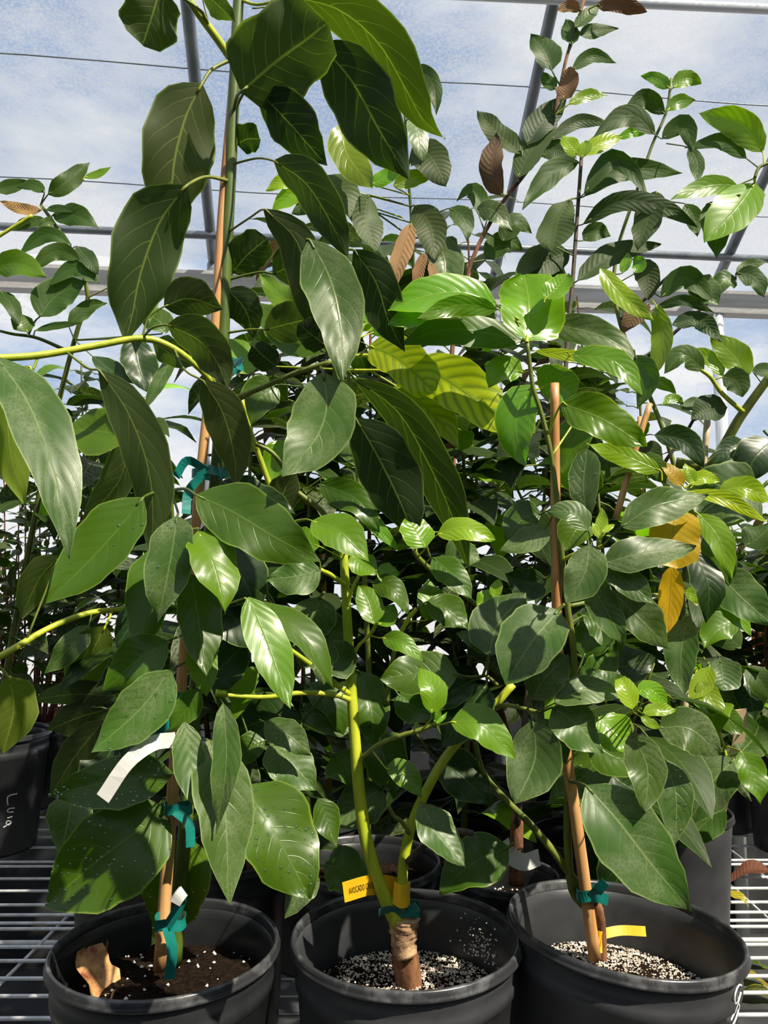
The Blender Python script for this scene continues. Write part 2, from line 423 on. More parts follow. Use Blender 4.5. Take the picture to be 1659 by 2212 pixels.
def lathe(profile, seg=64):
    vs, fs = [], []; n = len(profile)
    for r, z_ in profile:
        for k in range(seg):
            a = 2*math.pi*k/seg; vs.append(Vector((r*math.cos(a), r*math.sin(a), z_)))
    for i in range(n-1):
        for k in range(seg):
            a, b = i*seg+k, i*seg+(k+1) % seg
            fs.append((a, b, b+seg, a+seg))
    return vs, fs
def pot(pl, R, H, sdepth, m='pot_grey', rimm='rim_worn', soilm='soil_dark', grains=0, gm='perlite_tan', gsize=.0018, tilt=(0, 0), seg=64, mound=.006, groove=True):
    rb = R*.80
    pr = [(0, .004), (rb*.96, .004), (rb, 0), (rb*1.01, .006), (R*.925, H*.80)]
    if groove: pr += [(R*.945, H*.81), (R*.95, H*.855), (R*.935, H*.865), (R*.945, H*.90)]
    pr += [(R*.955, H*.945), (R*.945, H*.955), (R*.93, H*.95), (R*.915, H*.90), (R*.90, H*.86), (R*.895, H*.80), (R*.80, H*.1)]
    p = obj('pot', mesh('pot', *lathe(pr, seg)), m, pl.root)
    rim = [(R*.945, H*.948), (R*.988, H*.950), (R*.997, H*.954), (R, H*.962), (R*.993, H*.966), (R*.990, H*.978), (R*.984, H*.992), (R*.972, H), (R*.955, H*.998), (R*.942, H*.985), (R*.938, H*.955)]
    obj('rim', mesh('rim', *lathe(rim, seg)), rimm, p)
    sr = R*.885; sz = H-sdepth; rn = random.Random(int(R*1e5))
    vs, fs = [Vector((0, 0, sz+mound))], []
    rings, ss = 9, 40
    for i in range(1, rings+1):
        for k in range(ss):
            a = 2*math.pi*k/ss; q = i/rings
            vs.append(Vector((sr*q*math.cos(a), sr*q*math.sin(a), sz+mound*(1-q*q)+rn.uniform(-.003, .003)*(q < 1))))
    for k in range(ss): fs.append((0, 1+k, 1+(k+1) % ss))
    for i in range(rings-1):
        for k in range(ss):
            a, b = 1+i*ss+k, 1+i*ss+(k+1) % ss; fs.append((a, a+ss, b+ss, b))
    so_ = obj('soil', mesh('soil', vs, fs), soilm, pl.root)
    if grains:
        gv, gf = [], []
        cl = [(rn.uniform(0, 6.28), sr*math.sqrt(rn.random())*.95, rn.uniform(.018, .05)) for _ in range(16)]
        for _ in range(grains):
            if rn.random() < .8:
                ca, cr, cs = rn.choice(cl); x = cr*math.cos(ca)+rn.gauss(0, cs); y = cr*math.sin(ca)+rn.gauss(0, cs)
            else:
                a, r = rn.uniform(0, 6.28), sr*math.sqrt(rn.random()); x, y = r*math.cos(a), r*math.sin(a)
            if math.hypot(x, y) > sr*.97: continue
            q = math.hypot(x, y)/sr; z_ = sz+mound*(1-q*q)+.0015; s_ = gsize*rn.uniform(.5, 1.4)
            b = len(gv)
            for d in ((1, 0, 0), (-1, 0, 0), (0, 1, 0), (0, -1, 0), (0, 0, 1), (0, 0, -1)):
                gv.append(Vector((x, y, z_))+Vector(d)*s_*rn.uniform(.6, 1.2))
            for f in ((0, 2, 4), (2, 1, 4), (1, 3, 4), (3, 0, 4), (2, 0, 5), (1, 2, 5), (3, 1, 5), (0, 3, 5)): gf.append(tuple(b+i for i in f))
        obj('perlite_grains', mesh('perlite_grains', gv, gf, smooth=False), gm, so_, kind='stuff')
    if tilt != (0, 0):
        for o in (p, so_): o.location = (-.018, 0, .0085); o.rotation_euler = (math.radians(tilt[0]), math.radians(tilt[1]), 0)
    return p, so_
def ribbon(pl, pts, width, m, name, wdir=None, thick=.0006, n=None):
    """flat strip through 3d points"""
    C = catmull(pts, n or 4*len(pts)); vs, fs = [], []; k = len(C)
    for i, p in enumerate(C):
        T = (C[min(i+1, k-1)]-C[max(i-1, 0)]).normalized()
        W = (wdir[min(len(wdir)-1, int(i*len(wdir)/k))] if isinstance(wdir, list) else wdir) if wdir is not None else Vector((0, 0, 1))
        W = (W-T*W.dot(T)).normalized(); N = T.cross(W)
        for a, b in ((-1, -1), (1, -1), (1, 1), (-1, 1)): vs.append(p+W*(a*width/2)+N*(b*thick/2))
    for i in range(k-1):
        for j in range(4):
            a, b = i*4+j, i*4+(j+1) % 4; fs.append((a, b, b+4, a+4))
    fs += [(3, 2, 1, 0), tuple(4*(k-1)+q for q in range(4))]
    return obj(name, mesh(name, rel(vs, C[0]), fs, smooth=False), m, pl.root if isinstance(pl, Plant) else pl, C[0]-(pl.base if isinstance(pl, Plant) else Vector((0, 0, 0))))
def tie(pl, px, py, Y, r=.012, width=.012, ends=()):
    r = r*.8; width = width*.85
    c = at(px, py, Y)
    pts = [c+Vector((r*math.cos(a), r*.8*math.sin(a), .002*math.sin(3*a))) for a in [i*math.pi/6 for i in range(13)]]
    o = ribbon(pl, pts, width, 'tape_teal', 'tie', Vector((0, .1, 1)), n=26)
    for e in ends:
        P = [at(x, y, Y-.012-.006*i) for i, (x, y) in enumerate(e)]
        P[0] = c+Vector((0, -r*.8, 0))
        T = (P[-1]-P[0]).normalized(); W = T.cross(Vector((0, 1, 0))).normalized()
        W = (W+Vector((0, .35, 0))).normalized()
        ribbon(pl, P, width*.95, 'tape_teal', 'tie_end', W)
    return o
FONT_CACHE = {}
def text(parent, s, size, m, origin, ex, ey, name='lettering', off=Vector((0, 0, 0)), extr=.0002):
    c = bpy.data.curves.new('lettering', 'FONT'); c.body = s; c.size = size; c.extrude = extr; c.resolution_u = 2
    o = bpy.data.objects.new('lettering_tmp', c); COL.objects.link(o)
    dg = bpy.context.evaluated_depsgraph_get()
    me = bpy.data.meshes.new_from_object(o.evaluated_get(dg)); bpy.data.objects.remove(o); bpy.data.curves.remove(c)
    ex = ex.normalized(); ez = ex.cross(ey).normalized(); ey = ez.cross(ex)
    M = Matrix((ex, ey, ez)).transposed().to_4x4()
    me.transform(M); me.materials.clear(); me.name = name
    return obj(name, me, m, parent, origin-off)

# ================================================================== SETTING
def box(name, lo, hi, m, parent=None, kind=None):
    x0, y0, z0 = lo; x1, y1, z1 = hi
    c = Vector(((x0+x1)/2, (y0+y1)/2, (z0+z1)/2)); a, b, d = (x1-x0)/2, (y1-y0)/2, (z1-z0)/2
    vs = [Vector((i*a, j*b, k*d)) for i in (-1, 1) for j in (-1, 1) for k in (-1, 1)]
    fs = [(0, 1, 3, 2), (4, 6, 7, 5), (0, 4, 5, 1), (2, 3, 7, 6), (0, 2, 6, 4), (1, 5, 7, 3)]
    return obj(name, mesh(name, vs, fs, smooth=False), m, parent, c, kind)
box('floor', (-4, -2.6, -.05), (4, 3.3, 0), 'floor_mat', kind='structure')
box('ground_outside', (-30, 3.3, -.08), (30, 40, -.005), 'gravel_pale', kind='structure')
YAW = math.radians(5.5); WO = Vector((0, 3.1, 0)); EX = Vector((math.cos(YAW), math.sin(YAW), 0)); EN = Vector((math.sin(YAW), -math.cos(YAW), 0)); UP = Vector((0, 0, 1))
EAVE = 2.72; SL = .72
def wp(s, r, z_): return WO+EX*s+EN*r+UP*z_
def roofz(r): return EAVE+SL*r-.045*r*r
def sheet(name, quadfn, nu, nv, m):
    vs, fs = [], []
    for i in range(nu+1):
        for j in range(nv+1): vs.append(quadfn(i/nu, j/nv))
    for i in range(nu):
        for j in range(nv):
            a = i*(nv+1)+j; fs.append((a, a+1, a+nv+2, a+nv+1))
    return obj(name, mesh(name, vs, fs), m, kind='structure')
sheet('wall_back', lambda u, v: wp(-3.6+7.2*u, -.045, EAVE*v), 4, 4, 'film_clear')
sheet('added_dark_sheet', lambda u, v: wp(-3.6+7.2*u, -.035, .95*v), 2, 2, 'gap_shade_black')  # added sheet, its black stands in for deep shade behind the pots
sheet('ceiling', lambda u, v: wp(-3.6+7.2*u, -.045+2.4*v, roofz(2.4*v)+.03+.012*math.sin(9*u*7+5*v)), 40, 16, 'film_woven')
sheet('added_wall_left', lambda u, v: Vector((-3.7, -2.4+5.2*u, 2.7*v)), 2, 2, 'light_cut_net')  # added out of view to keep low sky light off the plants
sheet('added_wall_right', lambda u, v: Vector((3.7, -2.4+5.8*u, 2.7*v)), 2, 2, 'light_cut_net')  # added out of view, blocks low sky light from the right
sheet('added_wall_front', lambda u, v: Vector((-3.7+7.4*u, -2.4, 2.7*v)), 2, 2, 'light_cut_net')  # added behind the camera, unseen, to deepen the shadows
fr = empty('greenhouse_frame', wp(0, 0, 0)); fr['kind'] = 'structure'; FO = wp(0, 0, 0)
def pipe(name, pts, r, m):
    vs, fs = tube(pts, [r]*len(pts), 10); obj(name, mesh(name, rel(vs, FO), fs), m, fr)
for s_ in (-1.95, -.70, .47, 1.45, 2.6):
    pipe('post', [wp(s_, 0, 0), wp(s_, 0, EAVE)], .026, 'pipe_white' if s_ == 1.45 else 'steel_grey')
    pipe('rafter', [wp(s_, r_, roofz(r_)) for r_ in [i*.15 for i in range(17)]], .021, 'steel_grey')
pipe('purlin', [wp(-3.5, .12, roofz(.12)-.02), wp(3.5, .12, roofz(.12)-.02)], .016, 'steel_grey')
pipe('purlin', [wp(-3.5, .78, roofz(.78)-.03), wp(3.5, .92, roofz(.92)-.03)], .015, 'pipe_white')
# film seams: thin cords that hold the film
for r_ in (.25, .60):
    pipe('film_cord', [wp(-3.5+.25*i, r_, roofz(r_)+.012+.008*math.sin(i*.9)) for i in range(29)], .0024, 'steel_grey')
o = obj('trim_1', box('rail', (-3.5, -.03, -.05), (3.5, .03, .05), 'wood_rail').data, None, None, wp(0, 0, EAVE-.09)); o.rotation_euler = (0, 0, YAW); o['kind'] = 'structure'
bpy.data.objects.remove(bpy.data.objects['rail'])

# wire bench
bench = tag(empty('wire_bench', (0, 1.5, 0)), 'long chrome wire shelf bench carrying all the pots', 'bench')
def bar(name, a, b, r, parent, seg=6, m='wire_chrome'):
    vs, fs = tube([Vector(a), Vector(b)], [r, r], seg); c = Vector(a)
    return obj(name, mesh(name, rel(vs, c), fs), m, parent, c-parent.location)
YW = [.62, .69, .76, .83, .90, .97, 1.04, 1.10]+[.66/math.tan(math.atan((y_-1106)/F)-PITCH) for y_ in (2205, 2155, 2115, 2078, 2045, 2008, 1996, 1978, 1955, 1925, 1898, 1870, 1862, 1830, 1808, 1792, 1765, 1745)]
rb_ = random.Random(3)
for y_ in YW:
    bar('wire', (-1.9, y_+rb_.uniform(-.004, .004), BENCH-.0035), (1.9, y_+.03+rb_.uniform(-.006, .006), BENCH-.0035), .0035, bench)
for x_ in (-1.75, -1.4, -1.05, -.66, -.3, .05, .4, .76, .86, 1.2, 1.6):
    bar('cross_wire', (x_, .60, BENCH-.009), (x_+.03, 2.52, BENCH-.009), .0032, bench)
for y_ in (.60, 1.56, 2.52):
    bar('truss_bar', (-1.9, y_, BENCH-.030), (1.9, y_+.03, BENCH-.030), .005, bench)
for x_ in (-1.85, 1.85):
    for y_ in (.61, 2.51): bar('leg', (x_, y_, 0), (x_, y_, BENCH), .0125, bench, 10)

# ================================================================== FRONT ROW
def potpos(px, Y): return ((px-CX)/F*(Y*math.cos(PITCH)-.41*math.sin(PITCH)), Y, BENCH)
# ---------------------------------------------------------------- left tall tree
A = Plant('potted_avocado_tree', potpos(360, .935), 'tallest avocado tree with thick dark trunk, in the black pot holding a curled dry leaf', 'potted tree', 'front row of potted avocado trees', .93, 11)
pot(A, .131, .25, .055, 'pot_black', 'rim_worn', grains=90, gm='perlite', gsize=.0020)
A.stem('378,2080 384,1960 398,1820 408,1680 430,1400 462,1080 472,960 480,820 486,620 500,330 512,60 520,-60', .985, .92, 30, 25, 'stem_green', 'trunk', 10, 60)
A.stem('345,2095 368,1780 385,1560 412,1250 438,980 462,740 478,470 500,200 514,0', .945, .93, 27, 15, 'bamboo', 'stake', 10, 40)
A.stem('508,140 470,85 400,-10 370,-60', .925, .86, 20, 17, 'stem_lime', 'branch')
A.stem('480,850 430,795 370,750 305,731 200,748 80,768 -20,774', .935, .80, 15, 17, 'stem_lime', 'branch', 8, 30)
A.stem('484,870 560,840 640,805 718,782', .935, .88, 11, 13, 'stem_olive', 'branch')
A.stem('486,880 590,825 690,790 740,770', .935, .90, 9, 8, 'stem_olive', 'branch')
A.stem('420,1420 400,1360 380,1260 372,1110 368,1060', .96, .90, 12, 8, 'stem_olive', 'branch')
A.leaves('''
u -7 125 s=b f=-.2 | 440,70 430,20 / 348,-30 330,30 308,98
u -6 52 | 440,72 440,10 / 438,-15 470,10 508,48
u -5 185 s=b r=12 | 500,232 512,208 / 522,198 600,130 662,85 704,50
u 1 58 | 545,18 600,15 / 622,32 690,25 775,75
p -4 118 r=20 c=.32 | 520,10 560,10 / 625,-8 730,20 815,90 870,180 915,260 962,300
v -2 150 r=14 | 640,60 / 690,95 760,175 822,285 884,388
u -4 160 r=14 | 494,140 458,150 / 436,182 402,250 378,340 368,420 345,505
u -8 150 r=16 | 487,378 445,382 / 402,402 345,480 304,590 286,680 268,745
v -3 108 | 503,228 530,198 / 560,200 610,250 655,300 706,358
v 1 62 s=b | 505,320 / 512,312 535,300 562,300
u -6 92 r=18 | 514,348 555,342 / 592,348 660,395 712,475 752,562
u -9 88 r=10 | 497,485 540,470 / 570,452 640,520 675,640 722,790
g -9.5 120 r=15 c=1.25 | 660,520 / 668,518 712,600 735,700 742,822
v 2 84 s=b | 500,605 / 503,590 530,555 577,515
v 0 98 | 498,612 560,588 / 590,592 640,575 700,600
u -1 88 | 488,732 540,712 / 572,712 640,695 715,680
v -5 62 s=b | 700,770 / 704,748 670,720 645,700
u -5 84 | 310,722 322,685 / 355,662 410,645 482,668
u -7 92 | 302,733 330,708 / 362,702 430,735 470,785 490,838
v 1 76 | 486,640 / 492,625 530,670 548,730
v -4 58 s=b | 580,822 592,805 / 596,790 570,770 545,745
u -8 92 r=18 | 370,765 400,800 / 438,822 480,890 505,980 512,1058
g -12 138 r=10 c=1.1 s=a | 690,785 696,798 / 698,805 705,880 680,950 608,1032
v -2 92 r=30 | 722,785 750,800 / 768,820 860,890 925,1000 975,1110 1015,1238
v -3 132 r=12 | 720,790 745,860 / 768,905 815,985 862,1080 900,1172
v 1 94 r=12 | 740,540 / 764,540 812,610 838,690 874,760
g -13 112 c=1.1 | 20,765 / -10,770 60,870 120,1030 150,1208
p -11 96 r=10 | 80,770 70,800 / 62,790 22,870 20,970 54,1092
u -12 100 r=12 | 145,765 190,795 / 214,800 280,900 325,1040 330,1225
b -1 104 r=25 c=.6 | 283,925 / 278,942 210,932 135,928
u 1 74 | 278,935 / 268,945 262,1030 175,1138
d -13 118 r=24 drops=10 | 365,1065 330,1065 / 308,1076 240,1160 170,1235 94,1306
g -14 96 c=.9 drops=14 | 372,1065 384,1105 / 382,1115 368,1210 340,1346
b -15 92 c=.85 | 408,1152 425,1142 / 428,1148 462,1220 488,1325
d -14 132 r=14 | 366,1062 400,1056 / 424,1070 500,1105 600,1165 692,1214
d -9 92 | 350,1170 / 338,1180 322,1280 300,1415
d -11 92 c=.85 | 405,1230 / 412,1240 428,1340 446,1462
b -10 62 c=.8 | 425,1370 / 432,1385 440,1440 446,1505
d -12 92 | 395,1380 / 362,1385 295,1430 225,1492
g -15 106 c=1.2 f=.3 drops=10 | 392,1425 / 368,1448 300,1535 196,1626
g -4 78 r=20 | 690,1205 / 692,1230 640,1245 575,1252
d -12 56 | 432,1470 / 432,1490 400,1535 364,1580
d -2 104 r=16 drops=70 | 395,1650 / 372,1672 240,1690 105,1718
d 1 176 r=14 s=e drops=70 | 392,1735 / 364,1750 250,1830 95,1958
b 7 132 c=.75 r=18 t=-.05 drops=70 | 402,1790 / 402,1808 382,1900 330,2040
g -16 112 c=1.15 r=16 | 440,1585 / 450,1598 485,1740 494,1955
g -17 66 | 395,1545 / 398,1560 415,1660 440,1765
g -18 56 c=1.2 | 475,1510 / 482,1520 488,1650 466,1802
d -14 152 r=20 s=e drops=70 | 450,1660 / 524,1698 590,1795 668,1942
b -15 84 r=16 c=.9 | 470,1320 / 536,1290 578,1390 628,1532
d -9 58 r=35 | 470,1330 / 545,1300 620,1345 680,1405 722,1490
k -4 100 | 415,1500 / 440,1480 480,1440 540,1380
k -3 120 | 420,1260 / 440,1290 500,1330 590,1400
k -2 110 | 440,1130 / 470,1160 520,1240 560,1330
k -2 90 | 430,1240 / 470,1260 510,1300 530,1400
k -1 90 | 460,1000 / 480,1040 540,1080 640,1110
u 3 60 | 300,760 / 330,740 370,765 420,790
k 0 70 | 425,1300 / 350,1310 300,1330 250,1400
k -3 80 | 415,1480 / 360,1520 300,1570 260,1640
''')
tie(A, 505, 790, .925, .014, .014, [[(505, 790), (522, 780)]])
tie(A, 455, 1022, .93, .028, .013, [[(440, 1010), (405, 995), (380, 1030)], [(430, 1020), (408, 1060), (402, 1110)]])
tie(A, 385, 1745, .935, .020, .013, [[(385, 1745), (408, 1780), (412, 1830)]])
tie(A, 368, 1990, .93, .022, .014, [[(368, 1995), (372, 2050), (366, 2115)], [(380, 1985), (392, 1950), (390, 1925)]])
tie(A, 392, 1505, .93, .022, .012, [[(390, 1505), (365, 1560), (325, 1590)]])
ribbon(A, [at(378, 1598, .80), at(330, 1606, .775), at(275, 1648, .765), at(222, 1725, .76)], .0150, 'tag_white', 'name_strip', [Vector((0, .3, 1)), Vector((-.4, .3, 1)), Vector((-.7, .3, .7)), Vector((-.8, .2, .5))])
ribbon(A, [at(378, 1950, .90), at(388, 1935, .90), at(396, 1925, .905)], .013, 'tag_white', 'clip', Vector((.6, .2, -.8)), .004)
# ---------------------------------------------------------------- middle tree
B = Plant('potted_avocado_tree', potpos(876, .96), 'forked avocado tree with bright yellow-green stems and a yellow printed tag', 'potted tree', 'front row of potted avocado trees', .97, 23)
pot(B, .138, .25, .075, 'pot_grey', 'rim_worn', grains=5200, gsize=.00135)
rp = random.Random(8); gv, gf = [], []
for _ in range(110):
    a = rp.gauss(.62, .13); z_ = .185+abs(rp.gauss(.015, .018)); rr = .1225*(.985+.02*(z_-.18)/.07); c = Vector((rr*math.cos(a), rr*math.sin(a), min(z_, .235)))
    b = len(gv); s_ = rp.uniform(.0007, .0018)
    for d in ((1, 0, 0), (-1, 0, 0), (0, 1, 0), (0, -1, 0), (0, 0, 1), (0, 0, -1)): gv.append(c+Vector(d)*s_)
    for f in ((0, 2, 4), (2, 1, 4), (1, 3, 4), (3, 0, 4), (2, 0, 5), (1, 2, 5), (3, 1, 5), (0, 3, 5)): gf.append(tuple(b+i for i in f))
obj('perlite_splash', mesh('perlite_splash', gv, gf, smooth=False), 'perlite', [o for o in B.root.children if o.name.startswith('pot')][0], kind='stuff')
C_ = B.stem('884,2140 878,2085 872,2040 868,2000', .985, .965, 58, 50, 'bark_brown', 'trunk', 12, 16, .06)
B.stem('876,2062 872,2035 872,2005 874,1982', .962, .960, 44, 62, 'bark_graft', 'graft_union', 14, 14, .13)
B.stem('862,2000 845,1970 812,1890 788,1800 775,1700 767,1600 760,1500 753,1390 746,1270 742,1190 735,1150', .955, .99, 30, 18, 'stem_lime', 'branch', 10, 40)
B.stem('870,1990 868,1940 872,1860 890,1780 925,1700 975,1620 1050,1545 1108,1478', .965, 1.0, 24, 17, 'stem_lime', 'branch', 10, 36)
B.stem('757,1512 720,1500 650,1497 570,1506 465,1500', .968, .93, 13, 9, 'stem_lime', 'branch')
B.stem('755,1500 700,1458 650,1420 605,1388', .97, .93, 13, 10, 'stem_lime', 'branch')
B.stem('744,1262 715,1242 690,1230', .98, .95, 10, 10, 'stem_lime', 'branch', lump=.1)
B.stem('754,1432 775,1395 800,1370 818,1340', .972, .95, 8, 7, 'stem_lime', 'branch', lump=.12)
B.stem('750,1310 760,1275 775,1245 780,1228', .98, .96, 9, 7, 'stem_lime', 'branch', lump=.12)
B.stem('783,1637 820,1607 870,1588 905,1578 938,1566', .962, .93, 11, 10, 'stem_olive', 'branch', lump=.1)
B.stem('1048,1545 1085,1524 1120,1528 1165,1540', .985, .95, 10, 9, 'stem_olive', 'branch', lump=.1)
B.stem('880,1862 912,1830 945,1805 985,1795 1022,1800', .965, .93, 14, 13, 'bark_dark', 'branch', lump=.08)
B.stem('884,1800 868,1775 850,1762 838,1738', .97, .95, 9, 9, 'stem_olive', 'branch', lump=.15)
B.stem('1075,1480 1050,1460 1030,1465 1010,1462', .98, .97, 8, 7, 'stem_olive', 'branch')
B.stem('742,1195 700,1110 640,1060 612,1010 585,975 552,960', .99, .96, 16, 9, 'stem_olive', 'branch', 8, 24, .06)
B.stem('640,1180 595,1080 562,990 530,900 522,860', 1.02, .98, 14, 11, 'stem_lime', 'branch')
B.stem('1040,1315 985,1272 930,1230 900,1200 895,1185', 1.02, .97, 10, 12, 'stem_olive', 'branch', lump=.1)
B.stem('850,1400 880,1340 900,1315', 1.0, .98, 10, 9, 'stem_lime', 'branch', lump=.12)
B.stem('835,1520 845,1440 855,1395', 1.02, 1.0, 12, 10, 'stem_olive', 'branch', lump=.12)
B.stem('665,1720 672,1780 685,1850 680,1890', 1.0, 1.02, 8, 9, 'stem_lime', 'branch', lump=.12)
B.leaves('''
b -6 76 | 630,1128 655,1122 / 674,1125 735,1150 798,1214
b -3 40 | 778,1248 800,1240 / 812,1232 835,1238 864,1238
b -2 52 | 750,1195 / 758,1200 790,1225 818,1240
b -5 56 s=e | 815,1352 / 808,1348 795,1300 774,1264
b -4 44 s=e | 816,1352 / 818,1350 838,1330 852,1305
d -3 48 | 778,1264 795,1258 / 804,1258 850,1275 882,1328
b -6 40 c=.9 | 808,1382 818,1378 / 826,1378 870,1388 917,1430
b -8 56 | 915,1578 930,1555 / 932,1540 935,1490 904,1440
l -7 15 | 940,1566 / 938,1560 945,1545 950,1528
l -8 9 | 940,1568 / 942,1562 955,1552 966,1538
l -6 9 | 892,1580 / 896,1574 900,1566 903,1558
b -9 72 r=26 | 938,1570 958,1564 / 974,1560 1040,1565 1114,1640
d -6 56 | 600,1580 / 572,1600 540,1615 504,1655
g -9 62 | 560,1555 / 572,1560 625,1590 674,1632
g -7 92 | 580,1590 / 585,1605 630,1650 682,1708
g 7 88 f=.25 c=1.1 | 838,1690 / 826,1700 780,1735 714,1788
d -4 52 | 680,1715 / 688,1725 705,1770 726,1832
d 5 80 | 700,1620 / 720,1630 750,1660 760,1700
g 5 60 | 650,1510 / 648,1535 700,1550 762,1600
d 8 76 | 772,1440 / 775,1450 800,1530 806,1622
b -3 52 c=.8 | 820,1640 / 834,1660 870,1670 912,1722
g -4 72 | 900,1720 / 910,1735 945,1800 1006,1872
d 3 98 r=20 | 1110,1820 / 1098,1830 1020,1865 948,1930
g -8 108 r=14 s=e | 1143,1535 1150,1548 / 1150,1558 1155,1640 1112,1738
g -6 50 | 1152,1542 / 1162,1556 1200,1595 1226,1652
g -10 60 | 1160,1536 1180,1528 / 1200,1518 1270,1488 1350,1504
g -8 78 s=e | 1140,1528 / 1150,1510 1180,1462 1226,1414
g -9 124 s=e r=14 | 1220,1305 / 1206,1318 1150,1385 1092,1480
g -6 104 s=e r=16 | 1045,1464 1050,1440 / 1056,1416 1075,1350 1136,1280
g -3 36 | 1065,1440 / 1056,1412 1020,1380 985,1368
d -2 88 s=e | 1045,1465 1010,1462 / 990,1457 910,1455 820,1468
k 0 60 | 1045,1466 / 1020,1470 970,1500 920,1530
k 1 90 | 1050,1468 / 1050,1480 1000,1550 950,1620
g -7 86 | 1175,1535 / 1194,1528 1245,1565 1300,1628
l -5 78 | 1280,1545 / 1292,1550 1328,1585 1362,1622
d 6 92 s=e | 1315,1600 / 1306,1612 1260,1680 1180,1738
l -5 66 | 890,1215 / 920,1182 900,1150 880,1115
y -4 48 r=30 | 885,1190 920,1175 / 945,1155 1000,1140 1072,1166
d 0 58 | 925,1212 / 935,1205 985,1250 1020,1295
l 1 44 s=e | 1032,1306 / 1030,1308 1055,1295 1085,1285
y 0 26 s=e | 1062,1285 / 1066,1290 1072,1270 1078,1250
d 2 66 | 905,1300 / 922,1300 970,1320 1012,1360
g 3 66 | 940,1220 / 960,1210 1000,1200 1038,1210
l -1 40 | 560,1130 / 700,1030 760,1080 862,1192
d -1 66 | 640,1105 / 690,1045 770,1080 820,1150
d -1 52 | 700,1070 / 706,1068 735,1080 750,1110
u -1 40 | 690,1030 / 700,1060 735,1075 748,1108
b -2 55 | 742,1205 / 690,1180 660,1170 620,1140
g 2 92 | 700,1280 / 690,1290 680,1330 650,1390
g 3 95 | 640,1380 / 640,1390 700,1360 760,1380
d 3 76 | 850,1470 / 860,1500 900,1530 960,1550
b 2 60 | 870,1340 / 920,1340 930,1300 925,1250
g -2 80 | 690,1440 / 700,1450 730,1420 715,1380
d 5 66 | 640,1440 / 660,1480 720,1520 742,1590
d 8 90 | 800,1560 / 800,1580 830,1640 850,1720
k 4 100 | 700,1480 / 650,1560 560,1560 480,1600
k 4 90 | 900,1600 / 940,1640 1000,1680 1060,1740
u 0 70 | 600,1190 / 600,1120 610,1070 640,1010
g 2 50 | 700,1890 / 690,1900 650,1930 615,1985
d 5 90 r=25 | 690,1870 / 700,1870 740,1880 790,1930
d 1 76 | 540,1600 / 520,1540 500,1500 510,1440
b -1 46 | 560,1420 / 555,1440 530,1480 505,1560
g -1 56 | 640,1385 / 640,1400 690,1430 700,1480
''')
tie(B, 876, 1963, .965, .021, .013, [[(876, 1960), (840, 1965), (818, 1972)], [(876, 1960), (893, 1962), (902, 1958)]])
# printed yellow tag, looped round the fork
tg = ribbon(B, [at(742, 1928, .945), at(800, 1912, .955), at(845, 1915, .975), at(862, 1925, .985)], .0235, 'tag_yellow', 'tag', Vector((.10, 0, 1)), n=60)
ribbon(B, [at(862, 1925, .985), at(884, 1930, .975), at(881, 1935, .95), at(866, 1937, .942), at(850, 1928, .950)], .026, 'tag_yellow', 'tag_loop', Vector((.02, 0, 1)), n=24)
tgp = catmull([at(742, 1928, .945), at(800, 1912, .955), at(845, 1915, .975), at(862, 1925, .985)], 60)
tx = text(tg, 'AVOCADO CHOQUETTE', .0078, 'ink_black', tgp[0], Vector((1, 0, 0)), Vector((0, 1, 0)), off=tgp[0])
arc = [0.0]
for p0_, p1_ in zip(tgp, tgp[1:]): arc.append(arc[-1]+(p1_-p0_).length)
for v in tx.data.vertices:                      # bend the print along the strip
    l_ = .0065+v.co.x*.50; k_ = max(i for i in range(len(arc)-1) if arc[i] <= l_); T_ = (tgp[k_+1]-tgp[k_]).normalized()
    W_ = Vector((.10, 0, 1)); W_ = (W_-T_*W_.dot(T_)).normalized(); N_ = T_.cross(W_)
    if N_.y > 0: N_ = -N_
    v.co = tgp[k_]+T_*(l_-arc[k_])+W_*(v.co.y*1.3-.0036)+N_*(.0008+abs(v.co.z)*.5)-tgp[0]
# ---------------------------------------------------------------- right tree
C = Plant('potted_avocado_tree', potpos(1345, .968), 'slim avocado tree tied to a bamboo cane, in the tilted charcoal pot with white scribble', 'potted tree', 'front row of potted avocado trees', .97, 37)
pot(C, .139, .25, .078, 'pot_grey', 'rim_worn', grains=4300, gsize=.00135, tilt=(0, 4.5), mound=.012)
C.stem('1298,2075 1296,2010 1290,1960 1270,1940', 1.02, 1.0, 26, 22, 'bark_brown', 'trunk', 10, 14, .05)
C.stem('1275,1965 1245,1940 1232,1900 1226,1800 1228,1680 1238,1560 1240,1420 1226,1310 1214,1200 1203,1080 1190,980 1170,895 1152,840 1145,790 1138,735', 1.01, .93, 18, 9, 'stem_olive', 'trunk', 8, 60)
C.stem('1262,1922 1240,1900 1200,1845 1150,1785 1090,1725 1045,1670 1028,1610 1018,1560', 1.005, 1.0, 19, 10, 'stem_olive', 'branch', 8, 30)
C.stem('1285,2070 1262,1900 1240,1740 1222,1620 1208,1480 1201,1200 1198,828', 1.0, .955, 26, 20, 'bamboo', 'stake', 12, 30)
C.stem('1215,1210 1245,1195 1285,1185 1300,1180', .96, .92, 8, 8, 'stem_lime', 'branch')
C.stem('1238,1560 1300,1560 1350,1545 1385,1530', .99, .93, 9, 7, 'stem_lime', 'branch')
C.stem('1226,1310 1330,1290 1420,1285 1480,1285', .97, 1.05, 10, 8, 'stem_olive', 'branch')
